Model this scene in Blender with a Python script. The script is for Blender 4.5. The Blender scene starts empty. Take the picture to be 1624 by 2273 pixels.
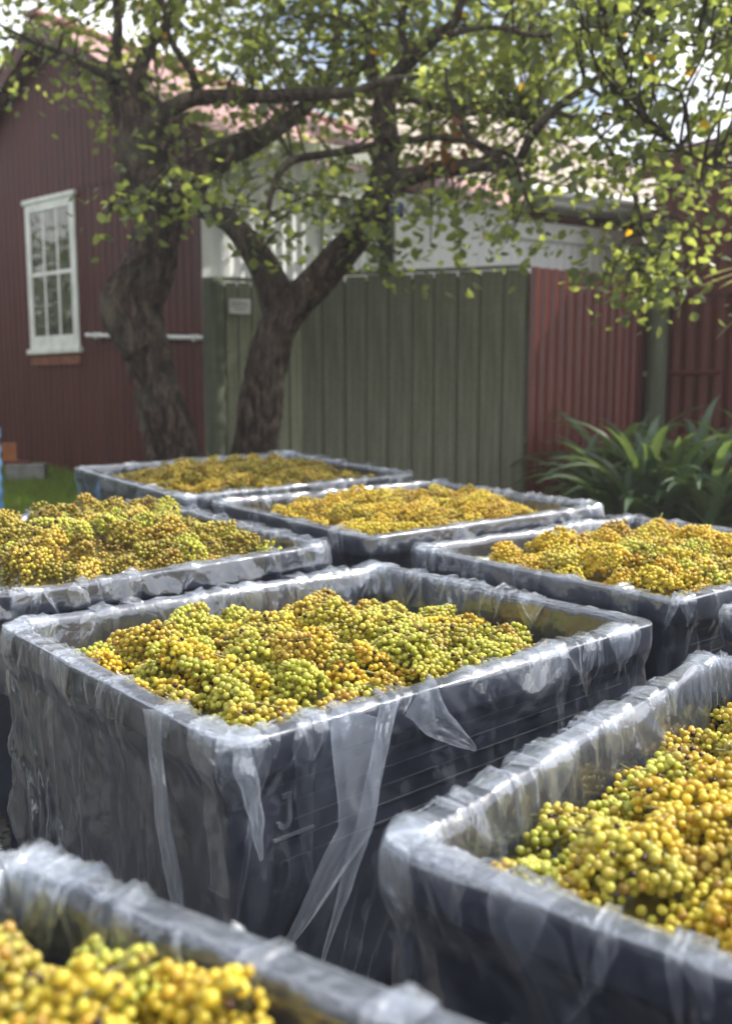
import bpy, bmesh, math, random
import numpy as np
from mathutils import Vector, Matrix, Euler

random.seed(7)
rng = np.random.default_rng(7)
S = bpy.context.scene
R = math.radians
COL = S.collection

# ------------------------------------------------------------------ camera
PITCH = R(7.2)
CAMZ = 1.3
FPX, CX, CY = 2021.0, 812.0, 1136.5          # focal length and centre on the 1624 px wide photograph
cam_d = bpy.data.cameras.new('camera')
cam = bpy.data.objects.new('camera', cam_d)
COL.objects.link(cam)
cam.location = (0, 0, CAMZ)
cam.rotation_euler = (math.pi / 2 - PITCH, 0, 0)
cam_d.sensor_fit = 'VERTICAL'
cam_d.sensor_height = 36
cam_d.lens = FPX / 2273 * 36
cam_d.clip_start = 0.05
cam_d.clip_end = 2000
cam_d.dof.use_dof = True
cam_d.dof.focus_distance = 1.95
cam_d.dof.aperture_fstop = 2.6
cam_d.dof.aperture_blades = 0
S.camera = cam

# ------------------------------------------------------------------ light
SUN_AZ, SUN_EL = R(76), R(46)                # azimuth measured from straight ahead towards the right
sd = Vector((math.sin(SUN_AZ) * math.cos(SUN_EL), math.cos(SUN_AZ) * math.cos(SUN_EL), math.sin(SUN_EL)))
sun_d = bpy.data.lights.new('sun', 'SUN')
sun_d.energy = 4.6
sun_d.angle = R(0.55)
sun_d.color = (1.0, 0.95, 0.86)
sun = bpy.data.objects.new('sun', sun_d)
COL.objects.link(sun)
sun.rotation_euler = (-sd).to_track_quat('-Z', 'Y').to_euler()
W = bpy.data.worlds.new('World')
S.world = W
W.use_nodes = True
wn, wl = W.node_tree.nodes, W.node_tree.links
wn.clear()
wo = wn.new('ShaderNodeOutputWorld')
wb = wn.new('ShaderNodeBackground')
wb.inputs['Strength'].default_value = 0.135
sky = wn.new('ShaderNodeTexSky')
sky.sky_type = 'NISHITA'
sky.sun_disc = False
sky.sun_elevation = SUN_EL
sky.sun_rotation = SUN_AZ
sky.dust_density = 2.5
sky.air_density = 1.1
# thin broken cloud over the whole sky
tc = wn.new('ShaderNodeTexCoord')
mp = wn.new('ShaderNodeMapping'); mp.inputs['Scale'].default_value = (1.2, 1.2, 3.2)
nz = wn.new('ShaderNodeTexNoise'); nz.inputs['Scale'].default_value = 2.3; nz.inputs['Detail'].default_value = 7
rp = wn.new('ShaderNodeValToRGB'); rp.color_ramp.elements[0].position = .38; rp.color_ramp.elements[1].position = .58
mx = wn.new('ShaderNodeMix'); mx.data_type = 'RGBA'
mx.inputs['B'].default_value = (10.5, 10.6, 10.9, 1)
wl.new(tc.outputs['Generated'], mp.inputs['Vector']); wl.new(mp.outputs['Vector'], nz.inputs['Vector'])
wl.new(nz.outputs['Fac'], rp.inputs['Fac']); wl.new(rp.outputs['Color'], mx.inputs['Factor'])
wl.new(sky.outputs['Color'], mx.inputs['A']); wl.new(mx.outputs['Result'], wb.inputs['Color'])
wl.new(wb.outputs['Background'], wo.inputs['Surface'])
S.view_settings.view_transform = 'Standard'
S.view_settings.look = 'None'
S.view_settings.gamma = 1
S.view_settings.exposure = 0.70
S.view_settings.use_curve_mapping = False
S.render.engine = 'CYCLES'
S.cycles.transparent_max_bounces = 24
S.cycles.max_bounces = 7
S.cycles.volume_bounces = 0

# ------------------------------------------------------------------ helpers
_R = np.array([[1, 0, 0], [0, -math.sin(PITCH), -math.cos(PITCH)], [0, math.cos(PITCH), -math.sin(PITCH)]])


def ray(px, py):
    d = _R.T @ np.array([(px - CX) / FPX, (py - CY) / FPX, 1.0])
    return d / d[1]


def at(px, py, Y):
    """the point on the sight line of a photo pixel at forward distance Y"""
    d = ray(px, py)
    return np.array([d[0] * Y, Y, CAMZ + d[2] * Y])


def px2m(r, Y):
    return r * Y / FPX


def g(x, y):
    """ground height: a yard that rises gently towards the buildings"""
    t = np.clip(np.asarray(y, float) - 2.1, 0, 9.5)
    return 0.075 * t


def project(P):
    c = (np.asarray(P, float) - np.array([0, 0, CAMZ])) @ _R.T
    return CX + FPX * c[..., 0] / c[..., 2], CY + FPX * c[..., 1] / c[..., 2], c[..., 2]


def _hash(ix, iy, seed):
    h = (ix.astype(np.int64) * 374761393 + iy.astype(np.int64) * 668265263 + seed * 1442695041) & 0xffffffff
    h = ((h ^ (h >> 13)) * 1274126177) & 0xffffffff
    return (h ^ (h >> 16)) & 0xffffffff


def perlin(x, y, seed=0):
    x, y = np.broadcast_arrays(np.asarray(x, float), np.asarray(y, float))
    ix, iy = np.floor(x), np.floor(y)
    fx, fy = x - ix, y - iy
    u, v = fx * fx * fx * (fx * (fx * 6 - 15) + 10), fy * fy * fy * (fy * (fy * 6 - 15) + 10)
    def gr(dx, dy):
        a = _hash(ix + dx, iy + dy, seed) / 4294967296.0 * 2 * np.pi
        return np.cos(a) * (fx - dx) + np.sin(a) * (fy - dy)
    n0 = gr(0, 0) * (1 - u) + gr(1, 0) * u
    n1 = gr(0, 1) * (1 - u) + gr(1, 1) * u
    return (n0 * (1 - v) + n1 * v) * 1.5


def ridge(x, y, seed=0, p=2.0, w=2.0):
    return np.clip(1 - np.abs(perlin(x, y, seed)) * w, 0, 1) ** p


def facet(x, y, seed=0):
    """crumple noise: random heights on a lattice, joined by flat triangles; -1..1"""
    x, y = np.broadcast_arrays(np.asarray(x, float), np.asarray(y, float))
    ix, iy = np.floor(x), np.floor(y); fx, fy = x - ix, y - iy
    h = lambda a, b: _hash(ix + a, iy + b, seed) / 2147483648.0 - 1
    h00, h10, h01, h11 = h(0, 0), h(1, 0), h(0, 1), h(1, 1)
    flip = _hash(ix, iy, seed + 77) & 1
    A = np.where(fx + fy < 1, h00 + (h10 - h00) * fx + (h01 - h00) * fy, h11 + (h01 - h11) * (1 - fx) + (h10 - h11) * (1 - fy))
    B = np.where(fx > fy, h00 + (h10 - h00) * fx + (h11 - h10) * fy, h00 + (h11 - h01) * fx + (h01 - h00) * fy)
    return np.where(flip == 1, A, B)


def tag(o, label=None, cat=None, group=None, kind=None):
    if label: o['label'] = label
    if cat: o['category'] = cat
    if group: o['group'] = group
    if kind: o['kind'] = kind
    return o


def thing(name, loc, label, cat, group=None, rot=None):
    o = bpy.data.objects.new(name, None)
    o.empty_display_size = .1
    COL.objects.link(o)
    o.location = loc
    if rot is not None: o.rotation_euler = rot
    return tag(o, label, cat, group)


def link(name, me, parent=None, loc=None):
    o = bpy.data.objects.new(name, me)
    COL.objects.link(o)
    if parent is not None: o.parent = parent
    if loc is not None: o.location = loc
    return o


def mesh(name, V, F, mat=None, smooth=False, colors=None):
    me = bpy.data.meshes.new(name)
    V = np.asarray(V, np.float32)
    if isinstance(F, np.ndarray):
        n, k = F.shape
        me.vertices.add(len(V)); me.vertices.foreach_set('co', V.ravel())
        me.loops.add(n * k); me.loops.foreach_set('vertex_index', F.astype(np.int32).ravel())
        me.polygons.add(n)
        me.polygons.foreach_set('loop_start', np.arange(0, n * k, k, dtype=np.int32))
        me.polygons.foreach_set('loop_total', np.full(n, k, np.int32))
        me.update(calc_edges=True)
    else:
        me.from_pydata(V.tolist(), [], F)
        me.update()
    if smooth:
        me.polygons.foreach_set('use_smooth', np.ones(len(me.polygons), bool))
    if colors is not None:
        a = me.color_attributes.new('tint', 'FLOAT_COLOR', 'POINT')
        c = np.ones((len(V), 4), np.float32); c[:, :3] = colors
        a.data.foreach_set('color', c.ravel())
    if mat: me.materials.append(mat)
    return me


class MB:
    """collects boxes and prisms into one mesh"""
    def __init__(s): s.V, s.F = [], []
    def add(s, V, F):
        o = len(s.V); s.V += [tuple(v) for v in V]; s.F += [tuple(i + o for i in f) for f in F]
    def box(s, x0, x1, y0, y1, z0, z1):
        s.add([(x0, y0, z0), (x1, y0, z0), (x1, y1, z0), (x0, y1, z0), (x0, y0, z1), (x1, y0, z1), (x1, y1, z1), (x0, y1, z1)],
              [(0, 3, 2, 1), (4, 5, 6, 7), (0, 1, 5, 4), (1, 2, 6, 5), (2, 3, 7, 6), (3, 0, 4, 7)])
        return s
    def mesh(s, name, mat, bevel=0, smooth=False):
        me = mesh(name, s.V, s.F, mat, smooth)
        if bevel:
            bm = bmesh.new(); bm.from_mesh(me)
            bmesh.ops.bevel(bm, geom=bm.edges[:], offset=bevel, segments=2, affect='EDGES', profile=.6)
            bm.to_mesh(me); bm.free()
        return me


def grid_faces(n, m, wrap=False):
    """faces of an n x m vertex grid (index i*m+j); wrap closes the first axis"""
    i = np.arange(n if wrap else n - 1)[:, None]; j = np.arange(m - 1)[None, :]
    i2 = (i + 1) % n
    return np.stack([i * m + j, i2 * m + j, i2 * m + j + 1, i * m + j + 1], -1).reshape(-1, 4)


def resample(P, Rr, step):
    P = np.asarray(P, float); Rr = np.asarray(Rr, float)
    A = np.vstack([2 * P[0] - P[1], P, 2 * P[-1] - P[-2]])
    out, ro = [], []
    for i in range(len(P) - 1):
        p0, p1, p2, p3 = A[i], A[i + 1], A[i + 2], A[i + 3]
        n = max(2, int(np.linalg.norm(p2 - p1) / step))
        for t in np.arange(n) / n:
            out.append(.5 * ((2 * p1) + (-p0 + p2) * t + (2 * p0 - 5 * p1 + 4 * p2 - p3) * t * t + (-p0 + 3 * p1 - 3 * p2 + p3) * t ** 3))
            ro.append(Rr[i] * (1 - t) + Rr[i + 1] * t)
    out.append(P[-1]); ro.append(Rr[-1])
    return np.array(out), np.array(ro)


def tube(P, Rr, seg=8, step=.05, gnarl=0.0, twist=3.0, seed=0, cap=True):
    P, Rr = resample(P, Rr, step)
    n = len(P)
    T = np.gradient(P, axis=0); T /= np.linalg.norm(T, axis=1)[:, None] + 1e-9
    up = np.array([0.31, 0.9, 0.2]); N = np.zeros_like(P)
    prev = np.cross(T[0], up); prev /= np.linalg.norm(prev)
    for i in range(n):
        v = prev - T[i] * (prev @ T[i]); v /= np.linalg.norm(v) + 1e-9; N[i] = v; prev = v
    B = np.cross(T, N)
    a = np.arange(seg) / seg * 2 * np.pi
    L = np.concatenate([[0], np.cumsum(np.linalg.norm(np.diff(P, axis=0), axis=1))])
    AA, LL = np.meshgrid(a, L)
    rad = np.repeat(Rr[:, None], seg, 1)
    if gnarl:
        th = AA + LL * twist
        q = (perlin(np.cos(th) * 1.3 + LL * .5 + 9, np.sin(th) * 1.3 - LL * .4, seed) * 1.0
             + .55 * perlin(np.cos(th) * 3.1 + LL * 1.1, np.sin(th) * 3.1 + 5 + LL, seed + 3)
             + .3 * (ridge(np.cos(th) * 5 + LL * .8, np.sin(th) * 5, seed + 5, 1.5) - .5)
             + .35 * perlin(LL * 5 + np.cos(AA) * 1.5, np.sin(AA) * 1.5, seed + 7))
        rad = rad * (1 + gnarl * q)
    V = P[:, None, :] + rad[..., None] * (np.cos(AA)[..., None] * N[:, None, :] + np.sin(AA)[..., None] * B[:, None, :])
    V = V.reshape(-1, 3)
    i = np.arange(n - 1)[:, None]; j = np.arange(seg)[None, :]; j2 = (j + 1) % seg
    F = np.stack([i * seg + j, i * seg + j2, (i + 1) * seg + j2, (i + 1) * seg + j], -1).reshape(-1, 4)
    return V, F


class Bag:
    """collects vertex/face arrays of one face size (and colours) into one mesh"""
    def __init__(s): s.V, s.F, s.C, s.n = [], [], [], 0
    def add(s, V, F, c=None):
        s.V.append(V); s.F.append(F + s.n); s.n += len(V)
        if c is not None: s.C.append(np.broadcast_to(np.asarray(c, np.float32), (len(V), 3)))
    def mesh(s, name, mat, smooth=False):
        return mesh(name, np.concatenate(s.V), np.concatenate(s.F), mat, smooth, np.concatenate(s.C) if s.C else None)


# ------------------------------------------------------------------ materials
def new_mat(name):
    m = bpy.data.materials.new(name); m.use_nodes = True
    nt = m.node_tree
    return m, nt.nodes, nt.links, nt.nodes['Principled BSDF'], nt.nodes['Material Output']


def noise_node(n, l, scale, detail=5, vec=None, rough=.55, dist=0):
    t = n.new('ShaderNodeTexNoise')
    t.inputs['Scale'].default_value = scale; t.inputs['Detail'].default_value = detail
    t.inputs['Roughness'].default_value = rough; t.inputs['Distortion'].default_value = dist
    if vec is not None: l.new(vec, t.inputs['Vector'])
    return t


def coords(n, l, scale=(1, 1, 1), kind='Object', rot=(0, 0, 0)):
    c = n.new('ShaderNodeTexCoord'); m = n.new('ShaderNodeMapping')
    m.inputs['Scale'].default_value = scale; m.inputs['Rotation'].default_value = rot
    l.new(c.outputs[kind], m.inputs['Vector'])
    return m.outputs['Vector']


def ramp(n, l, src, stops):
    r = n.new('ShaderNodeValToRGB'); e = r.color_ramp.elements
    e[0].position, e[0].color = stops[0][0], (*stops[0][1], 1)
    e[1].position, e[1].color = stops[-1][0], (*stops[-1][1], 1)
    for p, c in stops[1:-1]:
        k = e.new(p); k.color = (*c, 1)
    l.new(src, r.inputs['Fac'])
    return r


def bump(n, l, src, bsdf, strength=.3, dist=.01):
    b = n.new('ShaderNodeBump'); b.inputs['Strength'].default_value = strength; b.inputs['Distance'].default_value = dist
    l.new(src, b.inputs['Height']); l.new(b.outputs['Normal'], bsdf.inputs['Normal'])
    return b


def paint_mat(name, c0, c1, c2, scale=(1, 1, .12), rough=.5, nscale=6, spec=.4, bumps=.15):
    """weathered paint or timber: three tones of one colour in streaks, worn finely"""
    m, n, l, b, o = new_mat(name)
    v = coords(n, l, scale)
    t = noise_node(n, l, nscale, 8, v, .65)
    r = ramp(n, l, t.outputs['Fac'], [(.28, c0), (.5, c1), (.74, c2)])
    v2 = coords(n, l, (1, 1, 1)); t2 = noise_node(n, l, 55, 4, v2)
    mxx = n.new('ShaderNodeMix'); mxx.data_type = 'RGBA'; mxx.blend_type = 'OVERLAY'; mxx.inputs['Factor'].default_value = .35
    l.new(r.outputs['Color'], mxx.inputs['A']); l.new(t2.outputs['Fac'], mxx.inputs['B'])
    l.new(mxx.outputs['Result'], b.inputs['Base Color'])
    b.inputs['Roughness'].default_value = rough; b.inputs['Specular IOR Level'].default_value = spec
    bump(n, l, t.outputs['Fac'], b, bumps, .006)
    return m


M = {}
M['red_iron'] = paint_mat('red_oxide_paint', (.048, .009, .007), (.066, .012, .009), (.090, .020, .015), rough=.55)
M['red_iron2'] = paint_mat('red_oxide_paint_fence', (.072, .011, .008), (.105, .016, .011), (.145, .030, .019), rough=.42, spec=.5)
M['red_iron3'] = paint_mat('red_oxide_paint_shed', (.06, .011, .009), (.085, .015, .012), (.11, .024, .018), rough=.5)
M['roof_pink'] = paint_mat('faded_red_roof', (.34, .18, .17), (.43, .25, .24), (.52, .34, .33), (1, 1, 1), .45, 3)
M['roof_beige'] = paint_mat('beige_roof', (.38, .31, .26), (.46, .39, .33), (.54, .48, .42), (1, 1, 1), .6, 4)
M['white_paint'] = paint_mat('white_paint', (.74, .75, .74), (.84, .85, .85), (.88, .89, .89), rough=.5)
M['white_iron'] = paint_mat('white_painted_iron', (.72, .74, .75), (.83, .84, .86), (.87, .88, .90), rough=.5)
M['window_paint'] = paint_mat('window_paint', (.50, .51, .44), (.70, .71, .65), (.80, .80, .75), (1, 1, .5), .55, 9)
M['gate_wood'] = paint_mat('weathered_gate_boards', (.072, .074, .050), (.122, .124, .088), (.18, .18, .138), (3, 3, .16), .8, 7, .2, .5)
M['fence_wood'] = paint_mat('weathered_fence_boards', (.12, .13, .08), (.19, .20, .14), (.26, .265, .20), (3, 3, .16), .8, 7, .2, .5)
M['post_wood'] = paint_mat('mossy_post', (.05, .058, .04), (.085, .096, .066), (.13, .14, .1), (3, 3, .2), .85, 6, .2, .5)
M['concrete'] = paint_mat('grey_concrete', (.12, .12, .11), (.2, .2, .185), (.28, .28, .26), (1, 1, 1), .9, 8, .2, .4)
M['orange'] = paint_mat('orange_clay', (.24, .085, .03), (.32, .12, .045), (.38, .17, .07), (1, 1, 1), .8, 9, .2)
M['brown_sill'] = paint_mat('brown_sill', (.14, .05, .03), (.19, .075, .045), (.25, .11, .07), (1, 1, 1), .7, 9, .2)
M['pipe'] = paint_mat('white_pipe', (.55, .55, .53), (.66, .66, .64), (.72, .72, .7), (1, 1, 1), .4, 5)
M['blue_drum'] = paint_mat('blue_plastic', (.10, .25, .5), (.13, .3, .58), (.17, .36, .64), (1, 1, 1), .35, 4)
M['dark_blue'] = paint_mat('dark_blue_plastic', (.02, .03, .1), (.03, .045, .14), (.045, .06, .17), (1, 1, 1), .4, 6)
M['dark'] = paint_mat('dark_interior', (.012, .012, .012), (.02, .02, .02), (.03, .03, .03), (1, 1, 1), .8, 4)
M['sign'] = paint_mat('sign_white', (.5, .51, .48), (.6, .61, .58), (.66, .67, .64), (1, 1, 1), .5, 8)
M['sign_ink'] = paint_mat('sign_ink', (.16, .17, .16), (.2, .2, .19), (.26, .26, .25), (1, 1, 1), .6, 8)


def glass_mat():
    m, n, l, b, o = new_mat('window_glass')
    v = coords(n, l, (1, 1, 1)); t = noise_node(n, l, 3.5, 2, v)
    t3 = noise_node(n, l, 9, 6, coords(n, l, (1, 1, .6)), .65)
    r = ramp(n, l, t3.outputs['Fac'], [(.36, (.02, .024, .018)), (.52, (.075, .08, .055)), (.68, (.15, .15, .115))])
    l.new(r.outputs['Color'], b.inputs['Base Color'])
    b.inputs['Roughness'].default_value = .04; b.inputs['Specular IOR Level'].default_value = .9
    bump(n, l, t.outputs['Fac'], b, .12, .02)
    return m
M['glass'] = glass_mat()


def bark_mat():
    m, n, l, b, o = new_mat('bark')
    v = coords(n, l, (1, 1, .28))
    t = noise_node(n, l, 22, 9, v, .68, .6)
    t3 = noise_node(n, l, 3.2, 5, coords(n, l), .6)
    r = ramp(n, l, t.outputs['Fac'], [(.40, (.008, .005, .004)), (.5, (.042, .027, .021)), (.66, (.14, .098, .075))])
    r2 = ramp(n, l, t3.outputs['Fac'], [(.50, (0, 0, 0)), (.68, (1, 1, 1))])
    mi = n.new('ShaderNodeMix'); mi.data_type = 'RGBA'; mi.inputs['B'].default_value = (.13, .125, .085, 1)
    mm = n.new('ShaderNodeMath'); mm.operation = 'MULTIPLY'; mm.inputs[1].default_value = .55
    l.new(r2.outputs['Color'], mm.inputs[0]); l.new(mm.outputs[0], mi.inputs['Factor']); l.new(r.outputs['Color'], mi.inputs['A'])
    l.new(mi.outputs['Result'], b.inputs['Base Color'])
    b.inputs['Roughness'].default_value = .85; b.inputs['Specular IOR Level'].default_value = .25
    bump(n, l, t.outputs['Fac'], b, 1.0, .05)
    return m
M['bark'] = bark_mat()


def leaf_mat(name, hue=(1, 1, 1), trans=.58, gloss=.6, rough=.38, obj_color=False):
    m, n, l, b, o = new_mat(name)
    if obj_color:
        a = n.new('ShaderNodeObjectInfo'); src = a.outputs['Color']
    else:
        a = n.new('ShaderNodeAttribute'); a.attribute_name = 'tint'; src = a.outputs['Color']
    l.new(src, b.inputs['Base Color'])
    b.inputs['Roughness'].default_value = rough; b.inputs['Specular IOR Level'].default_value = gloss
    tr = n.new('ShaderNodeBsdfTranslucent')
    mu = n.new('ShaderNodeMix'); mu.data_type = 'RGBA'; mu.blend_type = 'MULTIPLY'; mu.inputs['Factor'].default_value = 1
    mu.inputs['B'].default_value = (5.2, 4.5, 1.8, 1)
    l.new(src, mu.inputs['A']); l.new(mu.outputs['Result'], tr.inputs['Color'])
    ms = n.new('ShaderNodeMixShader'); ms.inputs['Fac'].default_value = trans
    l.new(b.outputs[0], ms.inputs[1]); l.new(tr.outputs[0], ms.inputs[2]); l.new(ms.outputs[0], o.inputs['Surface'])
    return m
M['leaf'] = leaf_mat('tree_leaf')
M['leaf_obj'] = leaf_mat('tree_leaf_single', obj_color=True)
M['hedge'] = leaf_mat('hedge_leaf', trans=.3, gloss=.04, rough=.7)
M['strap'] = leaf_mat('strap_leaf', trans=.2, gloss=.5, rough=.4, obj_color=True)
M['blade'] = leaf_mat('lawn_blade', trans=.35, gloss=.25, rough=.6)


def ground_mat():
    m, n, l, b, o = new_mat('yard_soil_and_grass')
    v = coords(n, l)
    t = noise_node(n, l, .9, 6, v); t2 = noise_node(n, l, 14, 8, v, .7)
    r = ramp(n, l, t2.outputs['Fac'], [(.3, (.03, .042, .014)), (.55, (.055, .078, .022)), (.75, (.10, .10, .045))])
    r2 = ramp(n, l, t2.outputs['Fac'], [(.3, (.06, .05, .038)), (.7, (.15, .13, .10))])
    r3 = ramp(n, l, t.outputs['Fac'], [(.52, (0, 0, 0)), (.66, (1, 1, 1))])
    mi = n.new('ShaderNodeMix'); mi.data_type = 'RGBA'
    l.new(r3.outputs['Color'], mi.inputs['Factor']); l.new(r.outputs['Color'], mi.inputs['A']); l.new(r2.outputs['Color'], mi.inputs['B'])
    l.new(mi.outputs['Result'], b.inputs['Base Color'])
    b.inputs['Roughness'].default_value = .95; b.inputs['Specular IOR Level'].default_value = .1
    bump(n, l, t2.outputs['Fac'], b, .6, .03)
    return m
M['ground'] = ground_mat()


def bin_mat():
    m, n, l, b, o = new_mat('navy_bin_plastic')
    v = coords(n, l)
    t = noise_node(n, l, 7, 8, v, .65); t2 = noise_node(n, l, 120, 3, v)
    r = ramp(n, l, t.outputs['Fac'], [(.3, (.011, .014, .026)), (.55, (.017, .022, .042)), (.78, (.042, .046, .060))])
    l.new(r.outputs['Color'], b.inputs['Base Color'])
    rr = ramp(n, l, t.outputs['Fac'], [(.3, (.38,) * 3), (.7, (.6,) * 3)])
    l.new(rr.outputs['Color'], b.inputs['Roughness'])
    bump(n, l, t2.outputs['Fac'], b, .25, .002)
    return m
M['bin'] = bin_mat()
M['rib'] = paint_mat('catchlight_rib', (.025, .03, .045), (.04, .046, .065), (.06, .068, .09), (1, 1, 1), .5, 20)  # lighter than the bin: light caught by the ribs put into colour
M['emboss'] = paint_mat('pale_raised_mark', (.07, .078, .10), (.10, .11, .14), (.14, .15, .18), (1, 1, 1), .5, 20)  # paler grey-blue than the bin wall


def film_mat():
    """thin clear polythene: mostly see-through, milky haze of droplets and gathered film, brightness painted into rims and folds, and a glossy skin"""
    m, n, l, b, o = new_mat('clear_polythene')
    n.remove(b)
    v = coords(n, l)
    # haze: broad clouds + small cling patches
    t = noise_node(n, l, 4.0, 6, coords(n, l, (1, 1, .4)), .62, .8)
    t2 = noise_node(n, l, 22, 6, coords(n, l, (1, 1, .55)), .62, .7)
    r = ramp(n, l, t.outputs['Fac'], [(.36, (.009,) * 3), (.56, (.026,) * 3), (.76, (.075,) * 3)])
    r2 = ramp(n, l, t2.outputs['Fac'], [(.56, (0,) * 3), (.60, (.05,) * 3)])
    ga = n.new('ShaderNodeAttribute'); ga.attribute_name = 'tint'
    gm = n.new('ShaderNodeMath'); gm.operation = 'MULTIPLY_ADD'; gm.inputs[1].default_value = .105  # stored milkiness: layered film plus painted rim and fold highlights
    l.new(ga.outputs['Fac'], gm.inputs[0]); l.new(r.outputs['Color'], gm.inputs[2])
    ad = n.new('ShaderNodeMath'); ad.operation = 'ADD'; ad.use_clamp = True
    l.new(gm.outputs[0], ad.inputs[0]); l.new(r2.outputs['Color'], ad.inputs[1])
    # a tilted sheet is a longer way through the film: haze / cos
    lw = n.new('ShaderNodeLayerWeight'); lw.inputs['Blend'].default_value = .5
    pw = n.new('ShaderNodeMath'); pw.operation = 'POWER'; pw.inputs[1].default_value = 2.2; l.new(lw.outputs['Facing'], pw.inputs[0])
    ma = n.new('ShaderNodeMath'); ma.operation = 'MULTIPLY_ADD'; ma.inputs[1].default_value = 1.8; ma.inputs[2].default_value = 1.0
    l.new(pw.outputs[0], ma.inputs[0])
    hz = n.new('ShaderNodeMath'); hz.operation = 'MULTIPLY'; hz.use_clamp = True
    l.new(ad.outputs[0], hz.inputs[0]); l.new(ma.outputs[0], hz.inputs[1])
    # fine crumple relief
    w1 = noise_node(n, l, 16, 4, coords(n, l, (1, 1, .45)), .5, 1.6)
    w2 = n.new('ShaderNodeTexVoronoi'); w2.feature = 'DISTANCE_TO_EDGE'; w2.inputs['Scale'].default_value = 15
    dn = noise_node(n, l, 5, 3, coords(n, l)); dm = n.new('ShaderNodeVectorMath'); dm.operation = 'MULTIPLY_ADD'; dm.inputs[1].default_value = (.35, .35, .35)
    l.new(dn.outputs['Color'], dm.inputs[0]); l.new(coords(n, l, (1, 1, .42), rot=(.25, .2, 0)), dm.inputs[2]); l.new(dm.outputs[0], w2.inputs['Vector'])
    sm = n.new('ShaderNodeMath'); sm.operation = 'MULTIPLY_ADD'; sm.inputs[1].default_value = .9
    l.new(w2.outputs['Distance'], sm.inputs[0]); l.new(w1.outputs['Fac'], sm.inputs[2])
    bp = n.new('ShaderNodeBump'); bp.inputs['Strength'].default_value = .2; bp.inputs['Distance'].default_value = .012
    l.new(sm.outputs[0], bp.inputs['Height'])
    df = n.new('ShaderNodeBsdfDiffuse'); df.inputs['Color'].default_value = (.74, .81, .95, 1)
    tl = n.new('ShaderNodeBsdfTranslucent'); tl.inputs['Color'].default_value = (.74, .81, .95, 1)
    m1 = n.new('ShaderNodeMixShader'); m1.inputs['Fac'].default_value = .5
    l.new(df.outputs[0], m1.inputs[1]); l.new(tl.outputs[0], m1.inputs[2])
    tp = n.new('ShaderNodeBsdfTransparent'); tp.inputs['Color'].default_value = (.97, .975, .98, 1)
    m2 = n.new('ShaderNodeMixShader'); l.new(hz.outputs[0], m2.inputs['Fac'])
    l.new(tp.outputs[0], m2.inputs[1]); l.new(m1.outputs[0], m2.inputs[2])
    gl = n.new('ShaderNodeBsdfGlossy'); gl.inputs['Roughness'].default_value = .045; gl.inputs['Color'].default_value = (.95, .97, 1, 1)
    l.new(bp.outputs[0], gl.inputs['Normal'])
    lb = n.new('ShaderNodeLayerWeight'); lb.inputs['Blend'].default_value = .5; l.new(bp.outputs[0], lb.inputs['Normal'])
    p5 = n.new('ShaderNodeMath'); p5.operation = 'POWER'; p5.inputs[1].default_value = 4.5; l.new(lb.outputs['Facing'], p5.inputs[0])
    fr = n.new('ShaderNodeMath'); fr.operation = 'MULTIPLY_ADD'; fr.inputs[1].default_value = .9; fr.inputs[2].default_value = .115; l.new(p5.outputs[0], fr.inputs[0])
    f2 = n.new('ShaderNodeMath'); f2.operation = 'MULTIPLY'; f2.inputs[1].default_value = 1.15; f2.use_clamp = True
    l.new(fr.outputs[0], f2.inputs[0])
    g2 = n.new('ShaderNodeBsdfGlossy'); g2.inputs['Roughness'].default_value = .30; g2.inputs['Color'].default_value = (.95, .97, 1, 1)
    l.new(bp.outputs[0], g2.inputs['Normal'])
    gg = n.new('ShaderNodeMixShader'); gg.inputs['Fac'].default_value = .18; l.new(gl.outputs[0], gg.inputs[1]); l.new(g2.outputs[0], gg.inputs[2])
    m3 = n.new('ShaderNodeMixShader'); l.new(f2.outputs[0], m3.inputs['Fac'])
    l.new(m2.outputs[0], m3.inputs[1]); l.new(gg.outputs[0], m3.inputs[2]); l.new(m3.outputs[0], o.inputs['Surface'])
    return m
M['film'] = film_mat()


def berry_mat(name, obj_color):
    m, n, l, b, o = new_mat(name)
    if obj_color:
        a = n.new('ShaderNodeObjectInfo'); src = a.outputs['Color']
    else:
        a = n.new('ShaderNodeAttribute'); a.attribute_name = 'tint'; src = a.outputs['Color']
    v = coords(n, l)
    t = noise_node(n, l, 190, 3, v)
    r = ramp(n, l, t.outputs['Fac'], [(.30, (.45, .26, .12)), (.42, (1, 1, 1))])
    mu = n.new('ShaderNodeMix'); mu.data_type = 'RGBA'; mu.blend_type = 'MULTIPLY'; mu.inputs['Factor'].default_value = .7
    l.new(src, mu.inputs['A']); l.new(r.outputs['Color'], mu.inputs['B'])
    l.new(mu.outputs['Result'], b.inputs['Base Color'])
    b.inputs['Subsurface Weight'].default_value = .9
    b.inputs['Subsurface Radius'].default_value = (1.0, .75, .22)
    b.inputs['Subsurface Scale'].default_value = .011
    b.subsurface_method = 'RANDOM_WALK'
    b.inputs['Roughness'].default_value = .24
    b.inputs['Transmission Weight'].default_value = .42
    b.inputs['IOR'].default_value = 1.4
    b.inputs['Specular IOR Level'].default_value = .5
    return m
M['berry'] = berry_mat('grape_skin', True)
M['berry_v'] = berry_mat('grape_skin_heaped', False)
M['stem'] = paint_mat('grape_stem', (.10, .09, .03), (.17, .16, .05), (.22, .15, .07), (1, 1, 1), .7, 60)

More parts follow.
